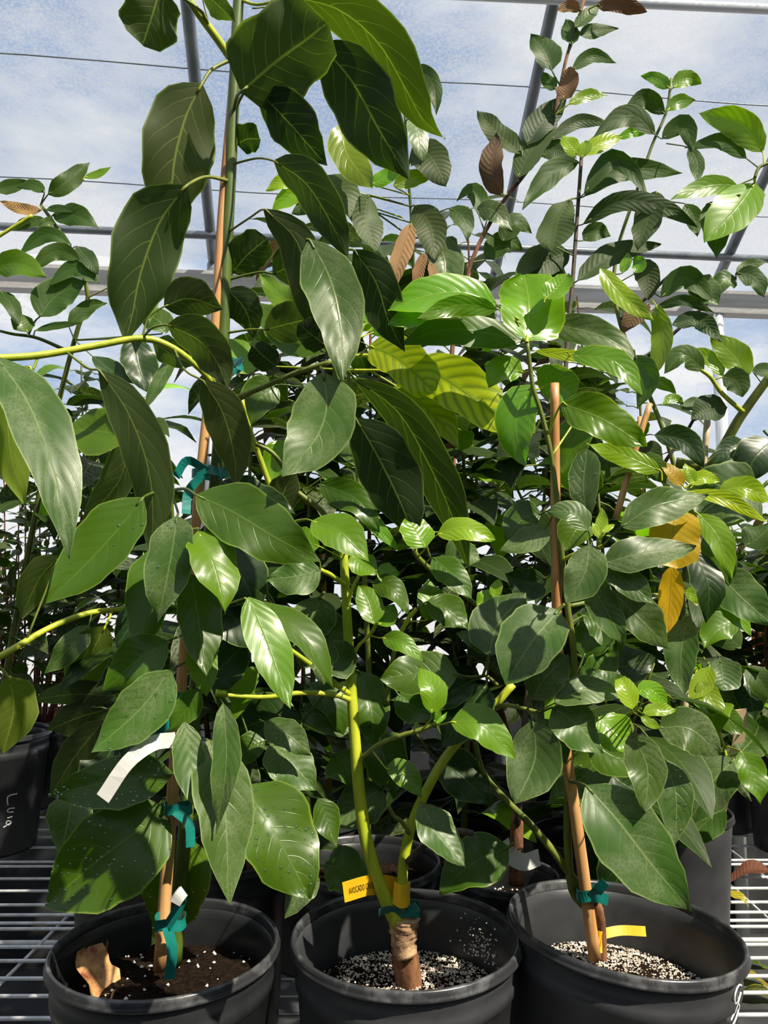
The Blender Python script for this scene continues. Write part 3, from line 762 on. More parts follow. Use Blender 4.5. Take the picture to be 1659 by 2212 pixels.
C.leaves('''
l -4 140 s=b r=14 f=.2 | 1138,745 / 1138,735 1142,680 1140,640 1130,594
l -5 46 s=b | 1175,655 / 1178,645 1200,625 1226,592
l -1 82 r=30 | 1120,690 / 1072,658 1000,632 920,640 838,672
l -3 46 r=10 c=.7 | 1125,700 / 1075,668 990,660 900,690
l -2 40 | 1000,690 / 922,688 880,690 838,702
d 2 74 r=28 | 1136,738 / 1128,735 1000,712 930,720 862,746
b 3 60 s=e | 1144,790 / 1130,805 1090,800 1055,835
l -1 84 r=14 c=.7 | 1162,865 / 1150,832 1120,880 1115,940 1138,1008
l 1 84 s=b c=.75 | 1158,850 / 1165,840 1195,830 1240,858
g 2 60 r=30 | 1140,760 / 1172,700 1250,712 1330,742 1396,812
l -1 52 r=32 | 1225,760 / 1232,768 1310,775 1350,800 1388,855
t 0 24 r=30 | 1150,765 / 1156,758 1240,770 1345,792
d -2 52 | 1370,755 / 1372,768 1400,820 1376,882
l -5 86 r=20 c=.55 | 1190,930 / 1212,872 1300,905 1396,965
b 2 78 c=.8 | 1200,980 / 1256,890 1240,950 1214,1022
g -12 66 r=12 s=o drops=8 | 1275,1178 1270,1150 / 1268,1132 1260,1050 1268,970
g -13 50 | 1285,1182 / 1270,1146 1235,1108 1180,1106
b -8 72 c=.5 | 1270,1180 / 1262,1120 1240,1150 1222,1190
g -15 82 s=e | 1288,1185 / 1272,1178 1262,1240 1224,1304
g -12 76 r=16 | 1300,1180 1320,1160 / 1342,1138 1420,1092 1530,1070
g -14 72 | 1295,1190 / 1302,1218 1390,1195 1502,1183
g -13 60 | 1295,1195 / 1303,1220 1360,1260 1412,1306
g -12 66 | 1285,1200 / 1278,1262 1310,1320 1350,1394
g -10 82 r=16 | 1290,1200 / 1322,1278 1385,1340 1446,1402
y -14 26 s=e | 1292,1185 / 1294,1165 1300,1130 1300,1096
y -14 14 s=e | 1292,1182 / 1290,1160 1285,1140 1280,1128
y -15 13 s=e | 1296,1178 / 1302,1150 1315,1140 1328,1133
o -8 98 s=b r=10 | 1470,1090 / 1460,1098 1455,1160 1468,1228
o -7 50 s=e r=10 | 1460,1215 / 1452,1222 1448,1290 1442,1368
k -7 64 | 1490,1170 / 1494,1188 1530,1265 1526,1346
b -6 52 | 1500,1105 / 1508,1110 1550,1160 1582,1252
d -3 56 | 1510,1130 / 1520,1160 1560,1210 1578,1262
g -2 132 s=b r=16 | 1660,1040 / 1640,1058 1570,1072 1506,1116
y -5 46 r=24 c=.8 | 1540,1060 / 1552,1062 1610,1055 1668,1085
y -4 30 | 1480,1055 / 1490,1046 1520,1032 1556,1040
y -4 26 | 1490,1055 / 1500,1046 1488,1020 1480,1000
t -5 30 r=20 | 1478,1062 / 1488,1062 1570,1080 1662,1130
y -4 44 r=24 c=.7 | 1430,1040 / 1428,1018 1350,985 1268,958
d -2 50 | 1400,1040 / 1378,985 1410,1010 1440,1045
o -4 30 c=.9 | 1480,1056 / 1476,1050 1450,1020 1424,998
g -4 88 r=16 | 1530,1215 / 1544,1232 1600,1290 1670,1352
l -3 48 | 1490,1275 / 1528,1280 1580,1310 1622,1374
y -4 30 | 1470,1285 / 1478,1280 1500,1285 1522,1305
g -6 66 | 1485,1320 / 1484,1332 1470,1420 1478,1502
y -11 42 s=e | 1372,1545 / 1366,1532 1352,1490 1334,1456
l -10 42 | 1375,1540 / 1376,1495 1405,1490 1442,1524
y -12 28 c=.8 | 1378,1545 / 1388,1540 1420,1532 1462,1534
y -12 20 c=.8 | 1376,1548 / 1384,1548 1405,1560 1426,1574
g -7 62 | 1350,1500 / 1340,1500 1310,1480 1278,1446
g -11 78 r=14 s=e | 1368,1560 1364,1572 / 1364,1582 1398,1660 1394,1754
g -9 84 s=e | 1380,1550 / 1422,1572 1490,1575 1556,1632
g -7 70 drops=26 | 1420,1620 / 1436,1640 1460,1720 1458,1826
g -10 142 r=14 | 1240,1690 1250,1692 / 1266,1698 1335,1775 1405,1865 1492,1968
k 14 78 t=.05 | 1290,1740 / 1300,1760 1332,1880 1326,2002
k 15 90 t=.05 | 1260,1700 / 1240,1760 1290,1850 1280,1960
d -1 60 | 1240,1500 / 1255,1480 1300,1440 1330,1380
d 1 80 | 1235,1480 / 1260,1420 1290,1360 1300,1310
d 2 80 | 1240,1600 / 1270,1600 1340,1640 1400,1620
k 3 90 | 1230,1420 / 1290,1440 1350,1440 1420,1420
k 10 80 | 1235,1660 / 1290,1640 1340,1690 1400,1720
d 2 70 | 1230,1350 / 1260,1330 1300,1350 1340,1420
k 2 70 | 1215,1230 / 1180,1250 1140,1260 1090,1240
g 0 56 | 1205,1090 / 1180,1140 1140,1170 1080,1190
d 2 66 | 1205,1100 / 1170,1110 1130,1120 1090,1170
''')
tie(C, 1272, 1930, .995, .019, .015, [[(1272, 1930), (1290, 1925), (1308, 1905)], [(1272, 1935), (1290, 1938), (1314, 1945)]])
ribbon(C, [at(1284, 2030, 1.005), at(1298, 2035, 1.0), at(1300, 2034, 1.01)], .024, 'tag_yellow', 'tag_loop', Vector((0, .1, 1)))
ribbon(C, [at(1292, 2020, 1.04), at(1340, 2010, 1.05), at(1395, 2012, 1.045)], .012, 'tag_yellow', 'tag', Vector((0, .5, .8)))
pc = Vector(potpos(1345, .968))
def scrawl(pl, strokes, cx, cy, R, z0, a0, r=.0009, m='ink_white', scale=1.0):
    """handwriting strokes (u across, v down, metres) laid on a pot wall"""
    for k_, st in enumerate(strokes):
        P = []
        for u, v in st:
            zz = z0-v*scale; rr = R(zz)+.0012; a = a0+u*scale/rr
            P.append(Vector((rr*math.cos(a), rr*math.sin(a), zz)))
        Cc = catmull(P, 4*len(P)); vs, fs = tube(Cc, [r]*len(Cc), 5)
        obj('handwriting', mesh('handwriting', vs, fs), m, pl)
def potR(R, H): return lambda z_: R*(.80+.125*(z_/(H*.80)))+.0005
pcw = [o for o in C.root.children if o.name.startswith('pot')][0]
scrawl(pcw, [[(.010, .004), (-.002, 0), (-.010, .008), (-.006, .018), (.006, .016)], [(.012, .012), (0, .024), (-.012, .034)], [(.002, .020), (.010, .026), (.004, .036), (-.006, .042)]], 0, 0, potR(.139, .25), .230, -.74, .0011)

# ================================================================== BACK ROWS
# ---------------------------------------------------------------- mottled yellow-leaf sapling just behind the middle tree
D = Plant('potted_sapling', potpos(790, 1.21), 'sapling with big yellow-green mottled leaves behind the forked avocado tree', 'potted tree', None, 1.12, 41)
pot(D, .115, .25, .04, 'pot_black', 'rim_worn', seg=40)
D.stem('790,1900 800,1600 790,1300 775,1050 760,880 752,790 770,740 785,700', 1.21, 1.06, 14, 9, 'stem_olive', 'trunk', 8, 40)
D.stem('752,772 790,768 850,775 885,785', 1.07, 1.04, 9, 8, 'stem_lime', 'branch')
D.stem('755,800 800,800 850,800', 1.07, 1.05, 7, 6, 'stem_lime', 'branch')
D.leaves('''
t -7 110 r=20 | 865,782 / 885,788 955,815 1050,880 1136,950
t -9 88 r=16 s=b | 775,760 / 798,748 860,775 938,846
t -5 78 r=18 c=.7 | 800,800 / 852,832 930,890 992,968
l -4 40 | 785,705 / 790,700 800,660 780,620
y -3 34 s=e | 780,720 / 785,715 810,690 832,640
l -2 46 | 760,770 / 700,640 690,620 640,590
b -2 56 | 760,780 / 690,660 620,650 560,590
l -3 30 | 770,740 / 800,720 850,705 900,690
d 1 92 | 772,760 / 700,760 640,720 545,650
b 3 70 | 775,800 / 560,790 530,780 490,730
d 3 80 | 780,840 / 600,830 560,860 540,920
b 2 90 | 780,850 / 660,860 690,900 720,960
l 3 70 | 760,900 / 620,950 600,1000 600,1060
g 2 80 | 780,900 / 720,920 770,960 800,1030
''')
# ---------------------------------------------------------------- generic foliage helpers for the far plants
def shared_leaves(mname, shape, n, seed):
    R_ = []; rn = random.Random(seed)
    for i in range(n):
        L = 1.0; dr = rn.uniform(.25, .75); k = 9
        pts = [Vector((0, (q/(k-1)), .12*math.sin(q/(k-1)*2.2)-dr*(q/(k-1))**2*.8)) for q in range(k)]
        Ws, Ns = [], []
        for q in range(k):
            T = (pts[min(q+1, k-1)]-pts[max(q-1, 0)]).normalized(); Ws.append(Vector((1, 0, 0))); Ns.append(Vector((1, 0, 0)).cross(T).normalized())
        vs, fs, uv = leaf_geo(pts, Ws, Ns, rn.uniform(.18, .25), shape, rn.uniform(.1, .35), rn.uniform(.05, .16), rn, 6)
        me = mesh('leaf', vs, fs, uv); me.materials.append(MATS[mname]); R_.append(me)
    return R_
SH = {'h': shared_leaves('leaf_matte', 'a', 4, 9), 'd': shared_leaves('leaf_matte', 'a', 6, 1), 'g': shared_leaves('leaf_dusty', 'a', 6, 2), 'r': shared_leaves('leaf_ribbed', 'e', 6, 3), 'n': shared_leaves('leaf_dry', 'e', 3, 4), 'l': shared_leaves('leaf_young', 'e', 4, 5)}
SC = {'h': (.42, .10, .02), 'd': (.019, .043, .006), 'g': (.024, .045, .010), 'r': (.025, .046, .012), 'n': (.15, .10, .05), 'l': (.15, .30, .02)}  # greens of far leaves darkened, shade of the depths put into the colour
def bush(pl, n, z0, z1, L, mix_, rnd, spread=1.0):
    """scatter leaves round every stem of pl between two heights"""
    pts = [q for Cc in pl.paths for q in Cc if z0 <= q.z <= z1]
    if not pts: return
    dense = []
    for Cc in pl.paths:
        for a, b in zip(Cc, Cc[1:]):
            for f in (0, .25, .5, .75):
                q = a.lerp(b, f)
                if z0 <= q.z <= z1: dense.append(q)
    ga = rnd.uniform(0, 6)
    for i in range(n):
        q = dense[int(i*len(dense)/n) % len(dense)]
        k = rnd.choices(list(mix_), list(mix_.values()))[0]
        ga += 2.4+rnd.uniform(-.5, .5)
        el = rnd.uniform(-.55, .45)
        Ln = L*rnd.uniform(.65, 1.2)
        o = bpy.data.objects.new('leaf', rnd.choice(SH[k])); COL.objects.link(o); o.parent = pl.root
        d = Vector((math.cos(ga)*math.cos(el), math.sin(ga)*math.cos(el), math.sin(el)))
        pe = rnd.uniform(.15, .35)*Ln*spread
        b = q+d*pe
        o.location = b-pl.base; o.scale = (Ln, Ln, Ln)
        o.rotation_euler = Euler((el, rnd.uniform(-.5, .5), ga-math.pi/2), 'XYZ')
        br = rnd.uniform(.7, 1.3); c = SC[k]; o.color = (c[0]*br, c[1]*br, c[2]*br, 1)
        vs, fs = tube([q, q+d*pe*.6+Vector((0, 0, .004)), b+d*Ln*.04], [.0016, .0014, .0011], 5)
        Mi = Matrix.LocRotScale(o.location, o.rotation_euler, o.scale).inverted()
        obj('petiole', mesh('petiole', [Mi @ (v-pl.base) for v in vs], fs), 'stem_olive', o)
# ---------------------------------------------------------------- left background tree with dark leaves
E = Plant('potted_evergreen', potpos(-15, 2.03), 'dark-leaved sapling rising from the black pot lettered in white', 'potted tree', None, 1.62, 53)
pE, _ = pot(E, .140, .29, .05, 'pot_black', 'pot_black', seg=48, grains=60, gm='perlite', gsize=.003)
E.stem('-15,1620 60,1200 120,900 165,720 190,640 165,560 122,490 88,442', 2.03, 1.60, 16, 8, 'stem_olive', 'trunk', 8, 40)
E.stem('150,760 80,730 30,722 0,715', 1.65, 1.55, 9, 6, 'stem_olive', 'branch')
E.stem('-10,515 30,490 70,465', 1.55, 1.55, 8, 8, 'stem_lime', 'branch')
E.leaves('''
d -4 42 | 98,440 / 104,420 140,396 194,350
b -3 16 | 180,390 / 182,384 215,375 240,360
d -4 30 | -20,430 / -12,412 30,402 64,390
d -4 26 | 92,440 / 96,416 70,400 36,404
n -5 24 c=2.2 | 92,455 / 90,454 50,452 0,435
d -5 16 | 95,455 / 100,453 130,450 166,458
d -4 46 | 108,470 / 114,464 165,468 214,494
d -5 24 | 105,478 / 100,474 60,482 20,498
g -6 22 | 112,480 / 118,482 105,480 84,490
d -6 32 | 160,545 / 152,526 100,508 38,552
d -7 38 | 175,570 / 172,558 120,544 66,584
b -8 56 c=.6 | -25,590 / -15,578 40,572 100,598
d -6 34 | 200,620 / 215,610 160,580 104,618
d -8 72 | 60,712 75,695 / 86,684 120,640 188,608
q -5 36 | 165,540 / 166,532 190,560 212,592
d -5 34 | 150,720 / 148,702 190,664 232,654
b -8 44 c=.5 | 60,725 / 60,718 48,695 42,672
d -7 16 | 70,722 / 76,714 120,704 178,696
d -8 36 | -5,640 / 0,630 25,660 42,704
b -3 40 c=.6 | 185,640 / 300,590 318,640 322,700
g -2 60 | 170,720 / 360,720 340,690 300,680
g -6 30 r=30 | 376,758 / 378,762 340,830 308,892
k -3 76 | 180,740 / 290,730 300,790 320,850
k -4 40 | 160,740 / 200,770 240,800 290,830
''')
rE = random.Random(99)
bush(E, 50, 1.15, 1.90, .13, {'d': 5, 'g': 2}, rE)
scrawl(pE, [[(.022, 0), (.0, .003), (.001, .024)], [(.018, .034), (.004, .033), (.002, .040), (.016, .043)], [(.014, .054), (.002, .055)], [(.012, .066), (.004, .062), (.0, .067), (.006, .073), (.012, .068), (-.006, .076)]], 0, 0, potR(.140, .29), .150, -.80, .0014)
# ---------------------------------------------------------------- curled-leaf guava saplings, centre and right
G = Plant('potted_guava', potpos(1100, 1.15), 'guava sapling with curled scorched leaves on a thin dark stem behind the bamboo cane', 'potted tree', None, 1.42, 61)
pot(G, .072, .25, .045, 'pot_black', 'rim_worn', seg=40, grains=90, gm='perlite', gsize=.002)
G.stem('1115,1910 1115,1840 1118,1760', 1.15, 1.15, 32, 26, 'bark_brown', 'trunk', 8, 10, .05)
G.stem('1118,1780 1140,1500 1190,1200 1215,900 1228,700 1236,620 1246,480 1256,340', 1.14, 1.42, 14, 8, 'bark_dark', 'trunk', 8, 40)
G.leaves('''
y -3 34 s=e | 1254,340 / 1250,335 1232,315 1214,292
y -4 38 s=e | 1258,340 / 1262,335 1300,310 1342,294
y -5 32 s=e | 1256,342 / 1258,340 1262,325 1264,304
l -2 22 | 1262,340 / 1335,300 1365,285 1402,284
d -4 50 | 1252,370 / 1250,350 1200,368 1128,452
r -6 74 c=1.5 s=o | 1245,430 / 1232,430 1205,475 1192,542
d -5 40 | 1252,428 / 1262,418 1315,345 1360,365 1404,432
d -3 46 | 1252,430 / 1262,424 1330,372 1400,365 1476,374
q -5 42 | 1248,490 / 1260,484 1340,436 1430,448 1506,492
q -6 48 r=30 | 1238,610 / 1248,606 1330,548 1428,528
r -4 42 | 1238,540 / 1188,528 1150,560 1112,602
q -2 60 | 1238,560 / 1230,545 1190,560 1130,600
q -1 50 | 1236,600 / 1225,600 1180,590 1140,640
d 0 40 | 1240,520 / 1260,520 1290,500 1320,510
''')
ribbon(G, [at(1090, 1815, 1.10), at(1100, 1845, 1.09), at(1130, 1862, 1.085), at(1165, 1852, 1.10)], .022, 'tag_white', 'name_strip', Vector((0, .2, 1)))
H = Plant('potted_guava', potpos(1110, 1.62), 'guava sapling with a long slanted brown stem leaning right towards the film', 'potted tree', None, 1.62, 67)
pot(H, .11, .25, .05, 'pot_black', 'rim_worn', seg=36)
H.stem('1110,1640 1000,1200 975,800 1010,590 1080,445 1140,368 1190,270 1225,120 1262,0', 1.6, 1.6, 14, 7, 'bark_brown', 'trunk', 8, 50)
H.leaves('''
d -3 56 | 1208,190 / 1192,152 1175,112 1146,76
d -3 40 | 1232,110 / 1236,96 1232,70 1222,40
d -3 30 | 1240,80 / 1250,75 1290,66 1336,62
n -4 36 c=.7 | 1255,20 / 1288,12 1340,8 1398,26
n -4 24 | 1250,25 / 1256,22 1230,14 1202,24
d -4 30 | 1240,65 / 1242,60 1268,35 1295,12
d -3 30 | 1222,150 / 1236,150 1280,120 1332,136
d -2 30 | 1205,195 / 1202,192 1185,178 1172,156
n -5 46 c=.9 | 1205,240 / 1214,216 1228,185 1228,144
q -4 58 | 1150,330 / 1138,312 1170,265 1222,214
r -4 46 | 1130,385 / 1128,332 1075,290 1030,238
n -6 52 c=.55 | 1100,425 / 1086,422 1062,370 1072,288
r -5 52 | 1130,388 / 1118,384 1150,320 1204,264
r -3 30 | 1165,320 / 1188,302 1250,262 1318,266
y -3 26 c=.6 | 1200,250 / 1228,226 1270,206 1312,206
q -2 46 | 1155,345 / 1168,338 1200,325 1246,342
d -1 40 | 1040,520 / 1052,475 1020,412 986,436
g -1 46 | 1060,490 / 1030,450 1065,455 1108,500
d -1 46 | 1050,500 / 1085,520 1115,480 1148,505
d 0 50 | 1030,560 / 1050,560 1090,520 1130,540
''')
rH = random.Random(5)
bush(H, 34, 1.25, 1.95, .13, {'d': 4, 'r': 3, 'g': 2, 'n': 1}, rH)
K = Plant('potted_guava', potpos(880, 1.62), 'upright guava sapling with ribbed grey-green leaves and two withered brown ones', 'potted tree', None, 1.45, 71)
pot(K, .11, .25, .05, 'pot_black', 'rim_worn', seg=36)
K.stem('880,1640 900,1200 900,800 890,500 882,380 872,200 868,140', 1.62, 1.42, 12, 6, 'stem_green', 'trunk', 8, 50)
K.leaves('''
d -3 42 | 880,190 / 904,140 935,185 942,250
g -4 46 | 882,260 / 898,250 905,300 914,352
r -3 74 | 885,350 / 892,318 930,340 964,402
y -5 36 c=.6 | 875,420 / 850,402 890,385 942,374
r -3 68 | 892,450 / 896,444 930,490 940,562
g -2 78 | 892,520 / 930,512 960,560 956,655
r -5 62 c=1.2 | 890,440 / 795,420 790,480 812,545
n -6 42 c=1.5 | 892,490 / 888,482 870,540 846,632
y -5 72 c=.5 | 880,330 / 736,270 750,335 806,408
l -4 34 | 885,410 / 800,398 830,385 870,362
n -7 26 c=1.3 | 898,550 / 918,545 905,590 900,630
n -7 22 c=1.1 | 900,550 / 930,565 940,600 950,628
y -3 32 c=.8 | 870,450 / 650,385 610,392 574,412
l -2 42 | 870,470 / 662,402 630,420 588,454
d -2 42 | 880,480 / 700,425 670,440 630,462
d -3 44 | 890,470 / 970,450 1000,470 1010,520
r -1 64 | 890,520 / 700,380 740,420 760,480
''')
rK = random.Random(15)
bush(K, 38, 1.25, 1.95, .14, {'d': 4, 'r': 3, 'g': 2}, rK)
M = Plant('potted_guava', potpos(1460, 1.47), 'bushy guava sapling in the dark grey pot standing beside the bare wires', 'potted tree', None, 1.36, 73)
pot(M, .100, .25, .05, 'pot_grey', 'pot_black', seg=48, groove=False)
M.stem('1460,1720 1470,1400 1480,1150 1440,950 1340,700 1330,560 1380,400 1410,310 1440,240 1450,170', 1.47, 1.4, 14, 6, 'stem_olive', 'trunk', 8, 60)
M.stem('1475,1565 1500,1300 1515,1080 1528,908', 1.36, 1.36, 16, 14, 'bamboo_pale', 'stake', 8)
M.stem('1330,1120 1370,980 1404,872', 1.25, 1.25, 15, 13, 'bamboo', 'stake', 8)
M.stem('1460,1000 1535,1000 1600,900 1665,810', 1.38, 1.30, 24, 18, 'stem_olive', 'branch', 8, 24)
M.stem('1605,890 1560,850 1535,815 1515,800', 1.32, 1.30, 11, 8, 'stem_lime', 'branch')
M.stem('1665,350 1640,362 1630,385', 1.30, 1.30, 8, 7, 'stem_olive', 'branch')
M.stem('1340,690 1400,640 1440,600 1470,580', 1.40, 1.36, 8, 6, 'bark_dark', 'branch')
M.stem('1400,770 1500,680 1590,600', 1.42, 1.36, 8, 6, 'bark_dark', 'branch')
M.stem('1435,1000 1500,900 1470,870', 1.38, 1.36, 8, 6, 'bark_dark', 'branch')
M.stem('1490,1420 1560,1600 1570,1650', 1.38, 1.32, 8, 6, 'stem_lime', 'branch')
M.leaves('''
b 0 28 | 1450,190 / 1447,190 1415,170 1384,164
b 0 36 | 1452,190 / 1454,190 1485,170 1516,182
b -1 32 | 1442,240 / 1440,240 1465,220 1502,216
d -1 40 | 1440,248 / 1436,246 1392,212 1344,252
d -2 46 | 1418,300 / 1415,290 1360,250 1278,298
d -2 42 | 1420,305 / 1430,300 1475,272 1498,328
d -2 32 | 1440,310 / 1488,318 1505,350 1506,398
d -2 34 | 1630,360 / 1612,342 1560,305 1478,320
y -4 62 c=.65 r=15 | 1650,352 / 1648,328 1600,268 1510,244
b -4 42 | 1630,390 / 1592,400 1530,402 1448,432
b -5 92 r=14 s=e | 1632,392 / 1630,396 1590,450 1522,524
d -3 56 | 1600,420 / 1528,440 1545,500 1546,558
r 0 58 | 1370,430 / 1416,414 1400,470 1378,542
d 1 36 | 1400,430 / 1480,440 1500,475 1506,512
r 2 50 | 1350,560 / 1380,560 1400,600 1400,650
y -4 42 r=25 c=.8 | 1330,600 / 1296,580 1345,640 1412,692
y -5 44 c=.7 | 1400,640 / 1418,660 1432,740 1408,816
l -3 24 | 1335,600 / 1345,590 1352,570 1356,545
l -3 30 | 1335,610 / 1372,590 1380,570 1368,555
d -3 46 | 1420,640 / 1428,642 1480,600 1552,660
d -4 24 | 1410,670 / 1418,664 1480,648 1546,678
g -3 60 | 1470,600 / 1494,608 1520,625 1552,660
d -3 42 | 1590,598 / 1590,590 1630,600 1652,642
d -3 26 | 1588,596 / 1590,590 1620,572 1658,564
g -2 46 | 1580,600 / 1590,600 1560,610 1548,642
q -3 38 | 1480,700 / 1452,702 1510,692 1558,738
n -4 40 c=.5 | 1390,680 / 1400,655 1375,680 1346,722
g -4 46 | 1515,800 / 1520,800 1475,768 1434,808
y -4 32 c=.7 | 1540,820 / 1562,812 1530,775 1478,754
y -5 58 c=.6 | 1580,830 / 1612,818 1585,770 1534,724
d -5 52 s=e | 1555,815 / 1560,815 1590,825 1604,858
d -4 30 | 1650,830 / 1625,800 1650,800 1680,805
k -3 52 | 1420,960 / 1414,940 1480,955 1522,1012
k -4 92 s=e | 1650,930 / 1668,950 1630,990 1606,1042
k -2 50 | 1560,980 / 1610,955 1575,970 1538,1004
l -3 20 | 1470,875 / 1476,870 1452,860 1430,876
d -3 26 | 1475,872 / 1474,885 1495,870 1514,858
q -4 60 | 1480,900 / 1570,880 1530,885 1492,905
g -5 100 r=18 drops=10 | 1555,1640 / 1585,1640 1535,1695 1482,1788
d -2 74 | 1560,1700 / 1562,1740 1520,1780 1466,1832
b -8 56 c=.7 | 1580,1605 / 1600,1622 1622,1670 1644,1738
g -5 80 s=b | 1590,1640 / 1600,1625 1630,1590 1645,1545
y -9 42 c=.7 | 1520,1420 / 1534,1440 1515,1480 1488,1512
y -10 42 c=.65 | 1520,1450 / 1512,1470 1535,1510 1564,1560
b -10 46 c=.6 | 1540,1520 / 1552,1535 1575,1555 1604,1588
g -6 66 s=b | 1550,1415 / 1555,1424 1560,1455 1562,1492
g -3 50 | 1555,1480 / 1550,1490 1570,1510 1572,1550
k -3 66 | 1590,1440 / 1610,1450 1620,1500 1630,1556
d -6 50 | 1610,1425 / 1616,1438 1640,1470 1668,1514
d -5 60 | 1590,1400 / 1600,1400 1560,1370 1500,1380
b -5 60 c=.7 | 1590,1330 / 1590,1340 1550,1360 1520,1400
d -4 60 | 1600,1200 / 1610,1180 1640,1160 1670,1130
''')
rM = random.Random(25)
bush(M, 26, 1.15, 1.62, .12, {'d': 4, 'r': 3, 'g': 2, 'l': .5}, rM)
tag_lab = ribbon(M, [at(1600, 1532, 1.30), at(1595, 1600, 1.32), at(1570, 1700, 1.36), at(1545, 1790, 1.38)], .022, 'tag_wood', 'label_stick', Vector((1, .1, .25)), .002)
ribbon(M, [at(1468, 1650, 1.36), at(1480, 1655, 1.355), at(1486, 1652, 1.37)], .022, 'tag_yellow', 'tag_loop', Vector((0, .1, 1)))
# ---------------------------------------------------------------- olive sapling behind the tall tree, low left
N = Plant('potted_avocado_tree', potpos(280, 1.30), 'low avocado sapling with dull olive leaves between the tall tree and the lettered pot', 'potted tree', None, 1.22, 83)
pot(N, .09, .25, .05, 'pot_black', 'pot_black', seg=36)
N.stem('300,1760 305,1600 300,1400 290,1300', 1.30, 1.22, 14, 9, 'stem_green', 'trunk', 8, 20)
N.stem('298,1320 260,1317 190,1325 110,1355 40,1395 -30,1435', 1.23, 1.05, 12, 15, 'stem_lime', 'branch', 8, 24)
N.leaves('''
p -6 86 c=.55 | 250,1330 / 228,1352 195,1420 162,1518
u -10 74 c=1.2 | 60,1385 / 128,1202 85,1250 46,1335
g -6 52 | 200,1340 / 192,1352 150,1400 98,1455
u -5 56 c=1.1 | 290,1500 / 245,1504 160,1500 68,1512
u -6 72 | 280,1540 / 226,1556 165,1630 108,1722
u -4 76 | 290,1520 / 240,1530 170,1550 100,1580
g -5 84 | 270,1640 / 155,1710 150,1760 130,1850
p -12 96 c=.6 s=e | -10,1440 / 18,1462 30,1530 6,1628
k -2 80 | 295,1480 / 280,1480 220,1490 160,1500
k -2 60 | 290,1440 / 280,1420 320,1380 330,1330
k -1 80 | 300,1600 / 280,1620 230,1650 180,1640
k -1 90 | 300,1560 / 260,1590 220,1660 210,1740
''')
# ---------------------------------------------------------------- red-stemmed shrub with small leaves
S = Plant('potted_red_shrub', potpos(70, 2.42), 'twiggy shrub of thin red-brown stems with small leaves behind the lettered pot', 'shrub', None, 2.1, 91)
pot(S, .12, .25, .04, 'pot_black', 'pot_black', seg=36)
rs = random.Random(4); lv, lf, luv = [], [], []
for i in range(34):
    a, q = rs.uniform(0, 6.28), rs.random()**.5*.09
    p0 = S.base+Vector((q*math.cos(a), q*math.sin(a), .2)); hh = rs.uniform(.45, 1.0); sp = rs.uniform(.5, 1.6)
    P = [p0, p0+Vector((q*math.cos(a)*sp*1.2, q*math.sin(a)*sp, hh*.45)), p0+Vector((q*math.cos(a)*sp*2.6+rs.uniform(-.07, .07), q*math.sin(a)*sp*2+rs.uniform(-.05, .05), hh))]
    S.stem3(P, .0042, .0018, 'stem_red', 'stem', 5, 8)
    Cc = catmull(P, 24)
    for qv in Cc[7:]:
        for _ in range(3):
            T = Vector((rs.gauss(0, 1), rs.gauss(0, 1), rs.gauss(.2, .5))).normalized(); W = T.cross(Vector((rs.gauss(0, 1), rs.gauss(0, 1), 1))).normalized(); Ls = rs.uniform(.025, .05)
            b = len(lv); N_ = W.cross(T)
            for uu, ww in ((0, 0), (.3, .9), (.65, .75), (1, 0), (.65, -.75), (.3, -.9)):
                lv.append(qv+T*(uu*Ls)+W*(ww*Ls*.26)+N_*(abs(ww)*Ls*.06)); luv.append((uu, ww*.5+.5))
            lf += [(b, b+1, b+2, b+3), (b, b+3, b+4, b+5)]
o = obj('small_leaves', mesh('small_leaves', rel(lv, S.base), lf, luv), 'leaf_gloss', S.root, kind='stuff'); o.color = (.045, .075, .022, 1)
# ---------------------------------------------------------------- crowd of leafy saplings that fill the rows behind
FILL = [(190, 2.3, 780, 'd', 'dark sapling between the twiggy red shrub and the tall tree'), (300, 1.95, 850, 'd', 'sapling behind the low olive-leaved avocado, beside the twiggy shrub'),
        (545, 1.58, 660, 'd', 'glossy green sapling directly behind the trunk of the tallest tree'), (650, 2.0, 490, 'r', 'ribbed-leaf sapling against the film, behind the mottled yellow sapling'),
        (680, 1.44, 860, 'd', 'staked sapling between the tallest tree and the forked avocado'), (790, 1.75, 480, 'd', 'tall dark sapling rising behind the mottled yellow sapling'),
        (1000, 1.38, 800, 'd', 'dark sapling between the forked avocado and the bamboo cane'), (1000, 2.05, 450, 'd', 'far sapling against the film behind the slanted brown stem'),
        (1200, 1.85, 680, 'r', 'ribbed-leaf sapling behind the cane of the slim avocado'), (1270, 2.12, 640, 'd', 'far dark sapling behind the scorched guava'),
        (1370, 1.71, 780, 'd', 'staked sapling behind the bushy guava in the grey pot'), (1690, 2.02, 1080, 'd', 'low dark sapling beyond the bare wires behind the grey pot'),
        (1265, 1.33, 1020, 'd', 'low sapling right behind the tilted charcoal pot'), (505, 1.24, 1080, 'd', 'low shaded sapling behind the black pot of the tallest tree'), (1560, 2.2, 1180, 'd', 'low far sapling near the clear film wall'), (1640, 2.32, 1110, 'h', 'small far shrub with orange and red leaves near the clear wall')]
